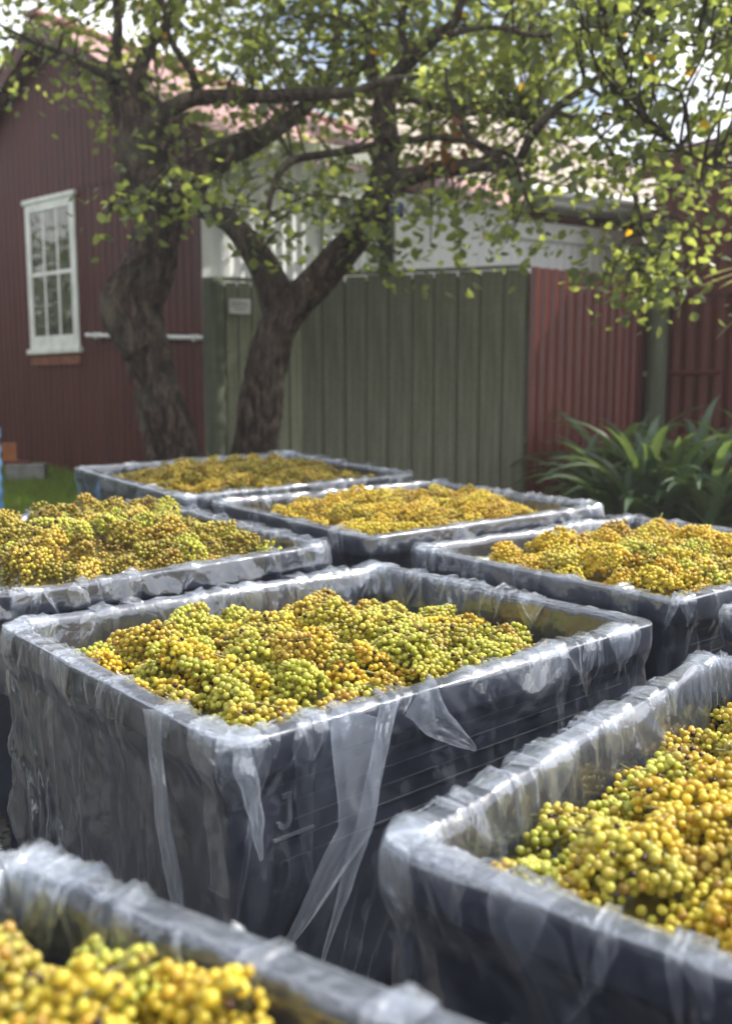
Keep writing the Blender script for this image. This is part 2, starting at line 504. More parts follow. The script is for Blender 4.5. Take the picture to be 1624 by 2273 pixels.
# ------------------------------------------------------------------ thin haze box added to lift the blacks and fade contrast
def haze():
    m = bpy.data.materials.new('fade_haze'); m.use_nodes = True
    n, l = m.node_tree.nodes, m.node_tree.links; n.clear()
    o = n.new('ShaderNodeOutputMaterial'); v = n.new('ShaderNodeVolumePrincipled')
    v.inputs['Color'].default_value = (1, .98, .95, 1); v.inputs['Density'].default_value = .0030; v.inputs['Anisotropy'].default_value = .2
    l.new(v.outputs[0], o.inputs['Volume'])
    c = MB(); c.box(-130, 130, -40, 130, -1.2, 12)
    tag(link('haze', c.mesh('haze', m)), kind='stuff')
haze()

# ------------------------------------------------------------------ ground
def build_ground():
    ys = np.concatenate([np.linspace(-30, 0, 8), np.linspace(.5, 16, 60), np.geomspace(18, 125, 14)])
    xs = np.concatenate([-np.geomspace(8, 125, 12)[::-1], np.linspace(-7, 7, 50), np.geomspace(8, 125, 12)])
    X, Y = np.meshgrid(xs, ys, indexing='ij')
    near = (np.abs(X) < 8) & (Y > -1) & (Y < 16)
    Z = g(X, Y) + np.where(near, .012 * perlin(X * 1.3, Y * 1.3, 4), 0) - .025
    V = np.stack([X, Y, Z], -1).reshape(-1, 3)
    tag(link('ground', mesh('ground', V, grid_faces(len(xs), len(ys)), M['ground'], True)), kind='structure')
build_ground()


def added_gravel():  # grey sheet added under the bins to keep green bounce off them
    m, n, l, b, o = new_mat('grey_gravel')
    v = n.new('ShaderNodeTexVoronoi'); v.inputs['Scale'].default_value = 55; l.new(coords(n, l), v.inputs['Vector'])
    t = noise_node(n, l, 2.5, 6, coords(n, l), .6)
    r = ramp(n, l, v.outputs['Color'], [(.2, (.06, .058, .055)), (.5, (.115, .11, .105)), (.85, (.19, .185, .175))])
    r2 = ramp(n, l, t.outputs['Fac'], [(.35, (.55, .52, .48)), (.65, (1, 1, 1))])
    mu = n.new('ShaderNodeMix'); mu.data_type = 'RGBA'; mu.blend_type = 'MULTIPLY'; mu.inputs['Factor'].default_value = 1
    l.new(r.outputs['Color'], mu.inputs['A']); l.new(r2.outputs['Color'], mu.inputs['B']); l.new(mu.outputs['Result'], b.inputs['Base Color'])
    b.inputs['Roughness'].default_value = .95; b.inputs['Specular IOR Level'].default_value = .1
    bump(n, l, v.outputs['Distance'], b, .8, .01)
    xs, ys = np.linspace(-4.2, 5.5, 44), np.linspace(-9, 5.6, 66)
    X, Y = np.meshgrid(xs, ys, indexing='ij')
    e = .35 * perlin(X * .8, Y * .8, 8)
    X2 = X + np.where((X < -4.1) | (X > 5.4), e, 0); Y2 = Y + np.where(Y > 5.5, e, 0)
    near = (np.abs(X2) < 8) & (Y2 > -1)
    Z = g(X2, Y2) + .016 * np.clip(1, 0, 1) - .012
    tag(link('added_gravel', mesh('added_gravel', np.stack([X2, Y2, Z], -1).reshape(-1, 3), grid_faces(44, 66), m, True)), kind='structure')
added_gravel()


def lawn():
    n = 30000
    y = rng.uniform(4.6, 10.2, n); x = -y * rng.uniform(.26, .46, n)
    keep = perlin(x * 1.2, y * 1.2, 9) + .35 * rng.uniform(-1, 1, n) > -.45
    x, y = x[keep], y[keep]; n = len(x)
    h = rng.uniform(.025, .075, n); a = rng.uniform(0, 2 * np.pi, n); w = rng.uniform(.003, .006, n)
    lean = rng.uniform(0, .05, n); b = rng.uniform(0, 2 * np.pi, n)
    z = g(x, y) - .03
    P = np.stack([np.stack([x - np.cos(a) * w, y - np.sin(a) * w, z], -1), np.stack([x + np.cos(a) * w, y + np.sin(a) * w, z], -1),
                  np.stack([x + lean * np.cos(b), y + lean * np.sin(b), z + h + .03], -1)], 1).reshape(-1, 3)
    c = np.stack([rng.uniform(.06, .13, n), rng.uniform(.10, .19, n), rng.uniform(.025, .05, n)], -1)
    me = mesh('lawn_grass', P, np.arange(3 * n).reshape(-1, 3), M['blade'], False, np.repeat(c, 3, 0))
    tag(link('lawn_grass', me), 'short green lawn grass in front of the red house', 'grass', kind='stuff')
lawn()

# ------------------------------------------------------------------ buildings
PITCH_IRON = .10


def corrugated(name, width, z0, ztop, mat, amp=.009, depth=0.0, pitch=PITCH_IRON, rows=(0, 1), x0=0.0):
    """a sheet in the local XZ plane; ztop is a number or a function of x; front face towards -Y"""
    n = int(width / pitch * 8) + 1
    x = x0 + np.linspace(0, width, n)
    y = amp * np.cos((x) / pitch * 2 * np.pi) + depth
    zt = np.array([ztop(a) if callable(ztop) else ztop for a in x]); zb = np.array([z0(a) if callable(z0) else z0 for a in x])
    V = np.stack([np.stack([x, y, zb * (1 - r) + zt * r], -1) for r in rows], 1).reshape(-1, 3)
    return mesh(name, V, grid_faces(n, len(rows)), mat, True)


def red_house():
    cx, cy = at(455, 1000, 8.1)[:2]
    z0 = float(g(cx, cy)) - .12
    az = R(-52)                              # the gable wall runs away to the left
    # local x: from the right-hand corner along the gable wall, flipped so that -y faces the yard
    dx, dy = math.sin(az), math.cos(az)
    root = thing('red_house', (cx, cy, z0), 'dark red corrugated iron gabled house with white sash window', 'house')
    root.rotation_euler = (0, 0, math.atan2(-dy, -dx))     # local +x points back to the corner (x from -W to 0)
    Wd, eave, apexx = 5.4, 0, -2.05
    def zt_at(px, py, t):
        q = at(px, py, cy + dy * t); return q[2] - z0
    apex = zt_at(165, 62, 2.05); eave = zt_at(455, 275, 0)
    slope = (apex - eave) / 2.05
    top = lambda x: apex - slope * abs(x - apexx)
    lap = zt_at(200, 408, 1.8)
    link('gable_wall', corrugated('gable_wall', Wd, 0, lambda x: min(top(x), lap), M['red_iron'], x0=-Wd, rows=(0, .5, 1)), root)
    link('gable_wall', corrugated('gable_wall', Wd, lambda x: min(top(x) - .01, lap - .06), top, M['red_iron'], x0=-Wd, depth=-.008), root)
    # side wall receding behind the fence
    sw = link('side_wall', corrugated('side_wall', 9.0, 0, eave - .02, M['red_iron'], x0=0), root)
    sw.rotation_euler = (0, 0, math.pi / 2)
    # roof planes, corrugated along the slope
    for s in (1, -1):
        run = 2.05 + .28 if s == 1 else Wd - 2.05 + .28
        nlen = 9.3
        n = int(nlen / PITCH_IRON * 6)
        yy = np.linspace(-.22, nlen - .22, n)
        off = .009 * np.cos(yy / PITCH_IRON * 2 * np.pi) + .05
        rr = np.array([0.0, run])
        V = np.stack([np.stack([np.full(n, apexx + s * r), yy, apex - slope * r + off], -1) for r in rr], 1).reshape(-1, 3)
        link('roof_slope', mesh('roof_slope', V, grid_faces(n, 2), M['roof_pink'], True), root)
        # barge board under the roof edge
        mb = MB()
        a = Vector((apexx, -.2, apex + .035)); e = Vector((apexx + s * run, -.2, apex - slope * run + .035))
        d = Vector((0, .03, 0)); dn = Vector((0, 0, -.15))
        mb.add([a, e, e + dn, a + dn, a + d, e + d, e + d + dn, a + d + dn],
               [(0, 1, 2, 3), (7, 6, 5, 4), (0, 4, 5, 1), (1, 5, 6, 2), (2, 6, 7, 3), (3, 7, 4, 0)])
        link('barge_board', mb.mesh('barge_board', M['red_iron']), root)
    rc = MB(); rc.box(apexx - .11, apexx + .11, -.24, 9.1, apex + .045, apex + .10)
    link('ridge_cap', rc.mesh('ridge_cap', M['roof_pink'], .02), root)
    # window: find its place on the wall by sight lines
    def hit(px, py):
        d = ray(px, py); o = np.array([0, 0, CAMZ])
        nx, ny = dy, -dx
        t = ((cx) * nx + (cy) * ny) / (d[0] * nx + d[1] * ny)
        p = o + d * t
        return -((p[0] - cx) * dx + (p[1] - cy) * dy), p[2] - z0
    xl, zb = hit(76, 776); xr, _ = hit(183, 772); _, zt1 = hit(62, 456); _, zt2 = hit(178, 436)
    zt = (zt1 + zt2) / 2
    win = MB()
    fw = .085
    link_w = thing('window', (0, 0, 0), None, None); link_w.parent = root
    del_keys = [k for k in ('label', 'category') if k in link_w]
    fr = MB()
    fr.box(xl, xl + fw, -.040, -.011, zb, zt); fr.box(xr - fw, xr, -.040, -.011, zb, zt)
    fr.box(xl + fw, xr - fw, -.042, -.011, zt - fw, zt); fr.box(xl + fw, xr - fw, -.038, -.011, zb + .0, zb + fw * 1.5)
    link('window_frame', fr.mesh('window_frame', M['window_paint'], .006), link_w)
    hd = MB(); hd.box(xl - .03, xr + .03, -.055, -.011, zt + .002, zt + .05)
    link('window_head', hd.mesh('window_head', M['window_paint'], .006), link_w)
    sl = MB(); sl.box(xl - .035, xr + .035, -.065, -.011, zb - .055, zb - .002)
    link('window_sill', sl.mesh('window_sill', M['window_paint'], .006), link_w)
    ap = MB(); ap.box(xl, xr, -.032, -.011, zb - .17, zb - .058)
    link('sill_apron', ap.mesh('sill_apron', M['brown_sill'], .005), link_w)
    gx0, gx1, gz0, gz1 = xl + fw, xr - fw, zb + fw * 1.5, zt - fw
    bar = .032
    cw = (gx1 - gx0 - 2 * bar) / 3; ch = (gz1 - gz0 - bar) / 2
    mu = MB()
    for i in (1, 2): mu.box(gx0 + i * cw + (i - 1) * bar, gx0 + i * cw + i * bar, -.034, -.02, gz0, gz1)
    mu.box(gx0, gx1, -.036, -.022, gz0 + ch - .004, gz0 + ch + bar + .004)
    link('glazing_bar', mu.mesh('glazing_bar', M['window_paint'], .004), link_w)
    for i in range(3):
        for j in range(2):
            p = MB(); xx = gx0 + i * (cw + bar); zz = gz0 + j * (ch + bar)
            p.box(xx - .002, xx + cw + .002, -.030, -.0285, zz - .002, zz + ch + .002)
            link('pane', p.mesh('pane', M['glass']), link_w)
    bk = MB(); bk.box(xl + .02, xr - .02, -.0275, -.0120, zb + .02, zt - .02)
    link('blind', bk.mesh('blind', M['dark']), link_w)
    # white pipe along the wall
    xa, za = hit(203, 745); xb, zb2 = hit(458, 751)
    V, F = tube([(xa, -.055, za), ((xa + xb) / 2, -.055, (za + zb2) / 2), (xb + .03, -.055, zb2)], [.021] * 3, 10, .3)
    link('wall_pipe', mesh('wall_pipe', V, F, M['pipe'], True), root)
    for t in (.1, .55, .95):
        c = MB(); xx = xa + (xb - xa) * t; zz = za + (zb2 - za) * t; c.box(xx - .015, xx + .015, -.08, -.005, zz - .03, zz + .03)
        link('pipe_bracket', c.mesh('pipe_bracket', M['pipe'], .003), root)
    # corner flashing
    cf = MB(); cf.box(-.07, .022, -.024, -.012, 0, eave - .03); cf.box(.012, .024, -.012, .06, 0, eave - .03)
    link('corner_flashing', cf.mesh('corner_flashing', M['red_iron']), root)
    return root, hit
house, house_hit = red_house()


def oriented(name, a, b, label, cat, group=None, z=None):
    """an Empty at a whose local x runs to b (front face to local -y)"""
    a = np.asarray(a, float); b = np.asarray(b, float)
    o = thing(name, (a[0], a[1], a[2] if z is None else z), label, cat, group)
    o.rotation_euler = (0, 0, math.atan2(b[1] - a[1], b[0] - a[0]))
    return o, float(np.hypot(*(b[:2] - a[:2])))


def board_fence(root, L, tops, bw, mat, h_jit=.012, z0=-.1, gap=.013, name='board'):
    x = 0; k = 0
    while x < L - .02:
        w = min(bw * random.uniform(.93, 1.07), L - x)
        h = tops(x + w / 2) + random.uniform(-h_jit, h_jit)
        mb = MB(); dpt = random.uniform(-.005, .005)
        mb.box(gap / 2, w - gap / 2, -.011 + dpt, .011 + dpt, z0, h)
        bt = MB(); bt.box(w - .03, w + .03, .022, .040, z0, h - .03)  # unseen batten added behind the joint to keep the slot dark
        link('added_gap_batten', bt.mesh('added_gap_batten', mat), root, (x, 0, 0))
        o = link(name, mb.mesh(name, mat, .003), root, (x, 0, 0))
        o.rotation_euler = (0, random.uniform(-.003, .003), random.uniform(-.02, .02))
        x += w; k += 1


GA = at(671, 1060, 8.12); GB = at(1164, 1088, 7.95)


def gate():
    root, L = oriented('wooden_gate', GA, GB, 'wide gate of weathered grey-green vertical boards in centre', 'gate', z=float(g(0, 8.1)))
    z0 = root.location.z
    zl = at(676, 618, GA[1])[2] - z0; zr = at(1164, 597, GB[1])[2] - z0
    board_fence(root, L, lambda x: zl + (zr - zl) * x / L, .198, M['gate_wood'], .006, .03)
    for zz in (.35, zr * .55, zr - .22):
        r = MB(); r.box(.02, L - .02, .045, .09, zz - .05, zz + .05)
        link('rail', r.mesh('rail', M['gate_wood'], .004), root)
    c = MB(); c.box(-.01, L + .012, -.03, .05, 0, .022)
    cap = link('cap_rail', c.mesh('cap_rail', M['gate_wood'], .004), root, (0, 0, zl + .014)); cap.rotation_euler = (0, -math.atan2(zr - zl, L), 0)
gate()


def left_fence():
    a = at(474, 1050, 7.85); b = at(666, 1055, 8.08)
    root, L = oriented('board_fence', a, b, 'narrow weathered board fence behind the forked tree', 'fence', z=float(g(0, 8.2)))
    z0 = root.location.z
    zt = at(560, 628, 7.97)[2] - z0
    board_fence(root, L, lambda x: zt, .112, M['fence_wood'], .006)
    r = MB(); r.box(0, L, -.03, .03, 0, .03); link('cap_rail', r.mesh('cap_rail', M['fence_wood'], .004), root, (0, 0, zt + .008))
    for zz in (.4, 1.4):
        r = MB(); r.box(0, L, .045, .09, zz - .05, zz + .05); link('rail', r.mesh('rail', M['fence_wood'], .004), root)
    # little white notice nailed to the boards
    p = at(532, 680, 7.86)
    s = thing('notice', (p[0], p[1], p[2]), 'small white notice with faint grey lines nailed to the board fence', 'sign')
    s.rotation_euler = root.rotation_euler
    q = MB(); q.box(-.092, .092, -.006, 0, -.062, .062); link('plate', q.mesh('plate', M['sign'], .002), s)
    for k, (w, zz) in enumerate([(.07, .028), (.075, .004), (.05, -.024)]):
        t = MB(); t.box(-w, w, -.0075, -.0062, zz - .005, zz + .005); link('printed_line', t.mesh('printed_line', M['sign_ink']), s)
    # big round post by the house corner
    for px, py0, r, lab, hgt, YY in ((480, 1040, .092, 'thick round mossy post at corner of red house', 628, 7.7),
                                     (1448, 1010, .098, 'dark grey-green post between red iron fence and red shed', 500, 9.0)):
        base = at(px, py0, YY); zb = float(g(base[0], base[1]))
        t = thing('fence_post', (base[0], base[1], zb), lab, 'post')
        H = at(px, hgt, YY)[2] - zb
        V, F = tube([(0, 0, -.3), (.004, 0, H * .5), (0, .003, H - .02), (0, 0, H)], [r, r * .98, r * .97, r * .9], 20, .12, .03, 0, 3)
        F = [tuple(f) for f in F] + [tuple(range(len(V) - 20, len(V)))]
        link('post_shaft', mesh('post_shaft', V, F, M['post_wood'], True), t)
left_fence()


def gap_strips():
    p = at(1168, 1090, 8.02); z = float(g(p[0], p[1])); H = at(1168, 612, 8.02)[2] - z
    b = MB(); b.box(-.012, .012, -.02, .02, -.1, H)
    o = link('pale_gap_strip', b.mesh('pale_gap_strip', M['white_paint'], .003), None, (p[0], p[1] + .05, z))
    tag(o, 'thin pale upright strip in gap between gate and red iron fence', 'post')
    p = at(668, 1060, 8.16); z = float(g(p[0], p[1])); H = at(668, 740, 8.16)[2] - z
    b = MB(); b.box(-.006, .006, -.02, .02, -.1, H)  # pale strip stands in for the slit of light through this gap
    o = link('pale_gap_strip', b.mesh('pale_gap_strip', M['pipe'], .003), None, (p[0], p[1], z))
    tag(o, 'thin pale upright strip standing for light in the gap left of the board gate', 'post')
gap_strips()


def red_fence():
    a = at(1170, 1090, 7.9)
    az = R(47); Lf = 2.1
    b = a + np.array([math.sin(az) * Lf, math.cos(az) * Lf, 0])
    root, L = oriented('iron_fence', a, b, 'bright red corrugated iron fence panel beside the gate', 'fence', z=float(g(0, 7.9)))
    z0 = root.location.z
    zl = at(1176, 590, a[1])[2] - z0; zr = at(1432, 622, b[1])[2] - z0
    n = 3
    for i in range(n):
        w = L / n
        m_ = corrugated('iron_sheet', w + .05, -.05, lambda x: zl + (zr - zl) * x / L + (i - 1) * .006, M['red_iron2'], .016, depth=-.004 * (i % 2), x0=i * w, rows=(0, .5, 1), pitch=.135)
        link('iron_sheet', m_, root)
    for zz in (.5, 1.5):
        r = MB(); r.box(0, L, .02, .07, zz - .04, zz + .04); link('rail', r.mesh('rail', M['post_wood'], .004), root)
    return b
RFB = red_fence()


def red_shed():
    a = at(1440, 1010, 9.15); az = R(141)
    Lw = 3.2
    b = a + np.array([math.sin(az) * Lw, math.cos(az) * Lw, 0])
    root, L = oriented('red_shed', a, b, 'dark red corrugated iron shed at right edge', 'shed', z=float(g(0, 9)) - .12)
    z0 = root.location.z
    zt = at(1440, 392, a[1])[2] - z0
    n = 4
    for i in range(n):
        w = L / n
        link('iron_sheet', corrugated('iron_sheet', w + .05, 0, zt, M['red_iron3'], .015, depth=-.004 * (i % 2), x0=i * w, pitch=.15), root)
    # return wall, roof, fascia and the cover strips
    e = link('end_wall', corrugated('end_wall', 4.0, 0, zt, M['red_iron3']), root); e.rotation_euler = (0, 0, math.pi / 2)
    f = MB(); f.box(-.16, L, -.10, -.06, zt - .02, zt + .16); link('fascia', f.mesh('fascia', M['red_iron3'], .005), root)
    rf = MB(); rf.add([(-.2, -.16, zt + .165), (L, -.16, zt + .165), (L, 4.2, zt + .9), (-.2, 4.2, zt + .9),
                       (-.2, -.16, zt + .195), (L, -.16, zt + .195), (L, 4.2, zt + .93), (-.2, 4.2, zt + .93)],
                      [(0, 3, 2, 1), (4, 5, 6, 7), (0, 1, 5, 4), (1, 2, 6, 5), (2, 3, 7, 6), (3, 0, 4, 7)])
    link('roof', rf.mesh('roof', M['red_iron3']), root)
    for x in (.02,):
        c = MB(); c.box(x - .05, x + .05, -.03, -.013, 0, zt - .03); link('corner_strip', c.mesh('corner_strip', M['red_iron3'], .003), root)
    zb = at(1500, 828, 8.8)[2] - z0
    V, F = tube([(-.12, -.06, zb), (.35, -.06, zb), (.75, -.06, zb)], [.018] * 3, 8, .3)
    link('latch_bar', mesh('latch_bar', V, F, M['red_iron2'], True), root)
    V, F = tube([(-.16, -.062, zb), (-.04, -.062, zb), (.08, -.062, zb)], [.022] * 3, 8, .3)
    link('latch_sleeve', mesh('latch_sleeve', V, F, M['pipe'], True), root)
    for zz in (zt * .62,):
        c = MB(); c.box(.1, L, -.028, -.012, zz - .03, zz + .03); link('girt', c.mesh('girt', M['red_iron3'], .003), root)
red_shed()


def white_building():
    Y = 11.0
    a = at(458, 1000, 8.14); b = at(1480, 1000, 10.7)
    z0 = float(g(0, 9)) - .1
    root, L = oriented('white_building', a, b, 'white corrugated building behind the gate with beige roof', 'building', z=z0)
    def lx(px, dY=0): # local x of a photo column on the wall plane
        d = ray(px, 900); u = (b - a)[:2] / L; nrm = np.array([-u[1], u[0]])
        t = (a[:2] @ nrm) / (d[:2] @ nrm); p = d[:2] * t
        return float((p - a[:2]) @ u), float(p[1])
    def lz(px, py):
        x, yy = lx(px); return at(px, py, yy)[2] - z0
    x0, x1, x2, x3 = lx(455)[0], lx(868)[0], lx(872)[0], lx(1475)[0]
    zl = lz(660, 398); zr = lz(1300, 478)
    link('porch_wall', corrugated('porch_wall', x1 - x0, 0, lambda x: zl + .2 - .03 * (x - x0), M['white_iron'], .008, x0=x0), root)
    link('main_wall', corrugated('main_wall', x3 - x2 + .02, 0, zr, M['white_iron'], .006, x0=x2, pitch=.1), root)
    # trim board over the porch and its posts
    def bd(nm, xa, xb, ya, yb, za, zb, mat='white_paint'):
        c = MB(); c.box(xa, xb, ya, yb, za, zb); return link(nm, c.mesh(nm, M[mat], .006), root)
    o = bd('trim_board', x0, x1 + .05, -.11, -.02, -.07, .07); o.location = (0, 0, zl + .24)
    bd('corner_post', lx(455)[0] - .02, lx(470)[0], -.06, -.012, 0, zl + .1)
    bd('corner_post', lx(497)[0], lx(512)[0], -.05, -.012, 0, zl + .1)
    bd('corner_post', lx(868)[0], lx(880)[0], -.07, -.012, 0, zr - .02)
    bd('wall_batten', lx(713)[0], lx(717)[0], -.04, -.012, 0, zl + .1, 'post_wood')
    # dark window
    wx0, wx1 = lx(748)[0], lx(800)[0]; wz0, wz1 = lz(770, 474), lz(770, 442)
    w = thing('window', (0, 0, 0), None, None); w.parent = root
    c = MB(); c.box(wx0, wx1, -.03, -.012, wz0 - .1, wz1); link('pane', c.mesh('pane', M['glass']), w)
    c = MB(); c.box(wx0 - .06, wx1 + .06, -.05, -.012, wz1 + .002, wz1 + .07); c.box(wx0 - .06, wx0 - .002, -.05, -.012, wz0 - .1, wz1); c.box(wx1 + .002, wx1 + .06, -.05, -.012, wz0 - .1, wz1)
    link('window_frame', c.mesh('window_frame', M['white_paint'], .005), w)
    bd('door_gap', lx(838)[0], lx(866)[0], -.04, -.012, 0, zl - .2, 'dark')
    # eave: soffit, two white fascia boards, gutter, beige tiled roof in courses
    bd('fascia', lx(1120)[0], x3 + .3, -.34, -.28, zr - .02, zr + .1)
    bd('frieze_board', lx(1100)[0], x3 + .1, -.05, -.012, zr - .32, zr - .14)
    bd('soffit', lx(1120)[0], x3 + .3, -.28, .02, zr - .005, zr + .02)
    bd('dark_band', lx(1160)[0], lx(1420)[0], -.04, -.012, zr - .13, zr - .03, 'red_iron')
    V, F = tube([(lx(1110)[0], -.40, zr + .08), (lx(1300)[0], -.40, zr + .075), (x3 + .3, -.40, zr + .07)], [.055] * 3, 10, .5)
    link('gutter', mesh('gutter', V, F, M['white_paint'], True), root)
    rx0, rx1 = x0 - .3, x3 + .5
    run, rise = 3.2, 1.75
    nc = 12
    for k in range(nc):
        y0_, y1_ = -.34 + run * k / nc, -.34 + run * (k + 1) / nc + .03
        zz0, zz1 = zr + .11 + rise * k / nc, zr + .11 + rise * (k + 1) / nc + .015
        c = MB(); xa = lx(905)[0]
        c.add([(xa, y0_, zz0 + .02), (rx1, y0_, zz0 + .02), (rx1, y1_, zz1 - .01), (xa, y1_, zz1 - .01), (xa, y0_, zz0 - .012), (rx1, y0_, zz0 - .012), (rx1, y1_, zz1 - .03), (xa, y1_, zz1 - .03)],
              [(0, 1, 2, 3), (7, 6, 5, 4), (0, 4, 5, 1), (1, 5, 6, 2), (2, 6, 7, 3), (3, 7, 4, 0)])
        link('roof_course', c.mesh('roof_course', M['roof_beige']), root)
    c = MB(); c.box(x2, rx1, .02, 3.2, 0, zr - .03); link('building_core', c.mesh('building_core', M['white_paint']), root)
white_building()


def small_yard_things():
    # concrete block with an orange brick at the foot of the red house
    p = at(62, 1030, 8.9); zz = float(g(p[0], p[1])) - .02
    t = thing('concrete_block', (p[0], p[1], zz), 'low grey concrete block on the lawn by the red house', 'block', rot=(0, 0, R(12)))
    c = MB(); c.box(-.19, .17, -.13, .13, 0, .16); link('block_body', c.mesh('block_body', M['concrete'], .012), t)
    p2 = at(25, 985, 9.05)
    z2 = zz + .16
    t = thing('stepping_board', (p2[0] + .05, p2[1] - .1, z2), 'thin red board lying on the grey concrete block', 'board', rot=(0, 0, R(8)))
    c = MB(); c.box(-.19, .17, -.10, .10, 0, .03); link('board_top', c.mesh('board_top', M['red_iron2'], .004), t)
    t = thing('clay_brick', (p2[0] + .02, p2[1] - .1, z2 + .03), 'orange clay brick standing at foot of red house', 'brick', rot=(0, 0, R(20)))
    c = MB(); c.box(-.068, .068, -.045, .045, 0, .17); link('brick_body', c.mesh('brick_body', M['orange'], .006), t)
    # blue ribbed drum, mostly outside the frame
    p = at(-62, 1160, 5.6); zz = float(g(p[0], p[1])); H = at(-62, 965, 5.6)[2] - zz
    t = thing('plastic_drum', (p[0], p[1], zz), 'light blue ribbed plastic drum at left edge of yard', 'drum')
    prof = []; rad = px2m(68, 5.6)
    for z in np.linspace(0, H, 60):
        q = rad * (1 + .028 * math.cos(z / H * 2 * math.pi * 9))
        if z > H * .93: q *= 1 - ((z / H - .93) / .07) ** 2 * .12
        prof.append((q, z))
    a = np.arange(40) / 40 * 2 * np.pi
    V = np.array([[(q * math.cos(k), q * math.sin(k), z) for q, z in prof] for k in a]).reshape(-1, 3)
    F = [tuple(f) for f in grid_faces(40, 60, True)] + [tuple(k * 60 + 59 for k in range(40))]
    link('drum_body', mesh('drum_body', V, F, M['blue_drum'], True), t)
    V, F = tube([(0.12, 0.1, H - .02), (.12, .1, H + .04)], [.045, .045], 14, .1)
    link('drum_cap', mesh('drum_cap', V, F, M['blue_drum'], True), t)
small_yard_things()

# ------------------------------------------------------------------ trees
YT = 6.7
LEFT_BASE, RIGHT_BASE = at(385, 1075, YT), at(552, 1070, YT + .1)


def limb(pts, Y0, Y1=None, dY=0):
    Y1 = Y0 if Y1 is None else Y1
    n = len(pts); P, Q = [], []
    for i, (x, y, r) in enumerate(pts):
        Y = Y0 + (Y1 - Y0) * i / max(1, n - 1)
        P.append(at(x, y, Y)); Q.append(px2m(r, Y) * .88)
    return np.array(P), np.array(Q)


left_limbs = [
    ('trunk', limb([(388, 1110, 74), (380, 1010, 64), (362, 930, 57), (345, 840, 54), (322, 750, 58), (302, 680, 62), (318, 620, 56), (338, 560, 53), (346, 500, 56), (344, 440, 62), (330, 390, 62), (318, 330, 60), (300, 280, 48), (286, 230, 40), (264, 180, 26), (256, 120, 15), (262, 50, 10), (250, -40, 7)], 6.7, 6.9), 40, .30),
    ('branch', limb([(318, 300, 34), (350, 265, 25), (395, 232, 20), (450, 216, 18), (560, 214, 17), (640, 212, 16), (740, 206, 15), (790, 204, 12), (850, 180, 10), (930, 170, 6)], 6.75, 6.2), 14, .10),
    ('branch', limb([(395, 450, 46), (430, 395, 40), (470, 360, 36), (520, 330, 32), (575, 305, 26), (625, 275, 22), (670, 245, 18), (720, 190, 13), (745, 110, 10), (750, 20, 8), (770, -80, 5)], 6.7, 7.6), 16, .14),
    ('branch', limb([(296, 250, 26), (305, 170, 18), (335, 100, 14), (380, 45, 12), (420, -30, 8), (450, -120, 5)], 6.8, 7.2), 10, .1),
    ('branch', limb([(262, 180, 14), (200, 150, 9), (130, 115, 7), (60, 85, 5), (-10, 50, 3)], 6.8, 6.2), 8, .06),
    ('branch', limb([(440, 218, 14), (425, 160, 10), (390, 110, 8), (370, 60, 6), (360, -20, 4)], 6.7, 6.3), 8, .06),
    ('branch', limb([(400, 470, 10), (360, 455, 6), (300, 455, 5), (240, 470, 3)], 6.6, 6.0), 6, .05),
    ('branch', limb([(310, 780, 40), (268, 715, 40), (258, 665, 36), (282, 612, 24), (330, 560, 10)], 6.62, 6.62), 22, .26),
    ('branch', limb([(352, 330, 14), (375, 320, 10), (385, 270, 7), (420, 250, 4)], 6.5, 6.4), 8, .15),
]
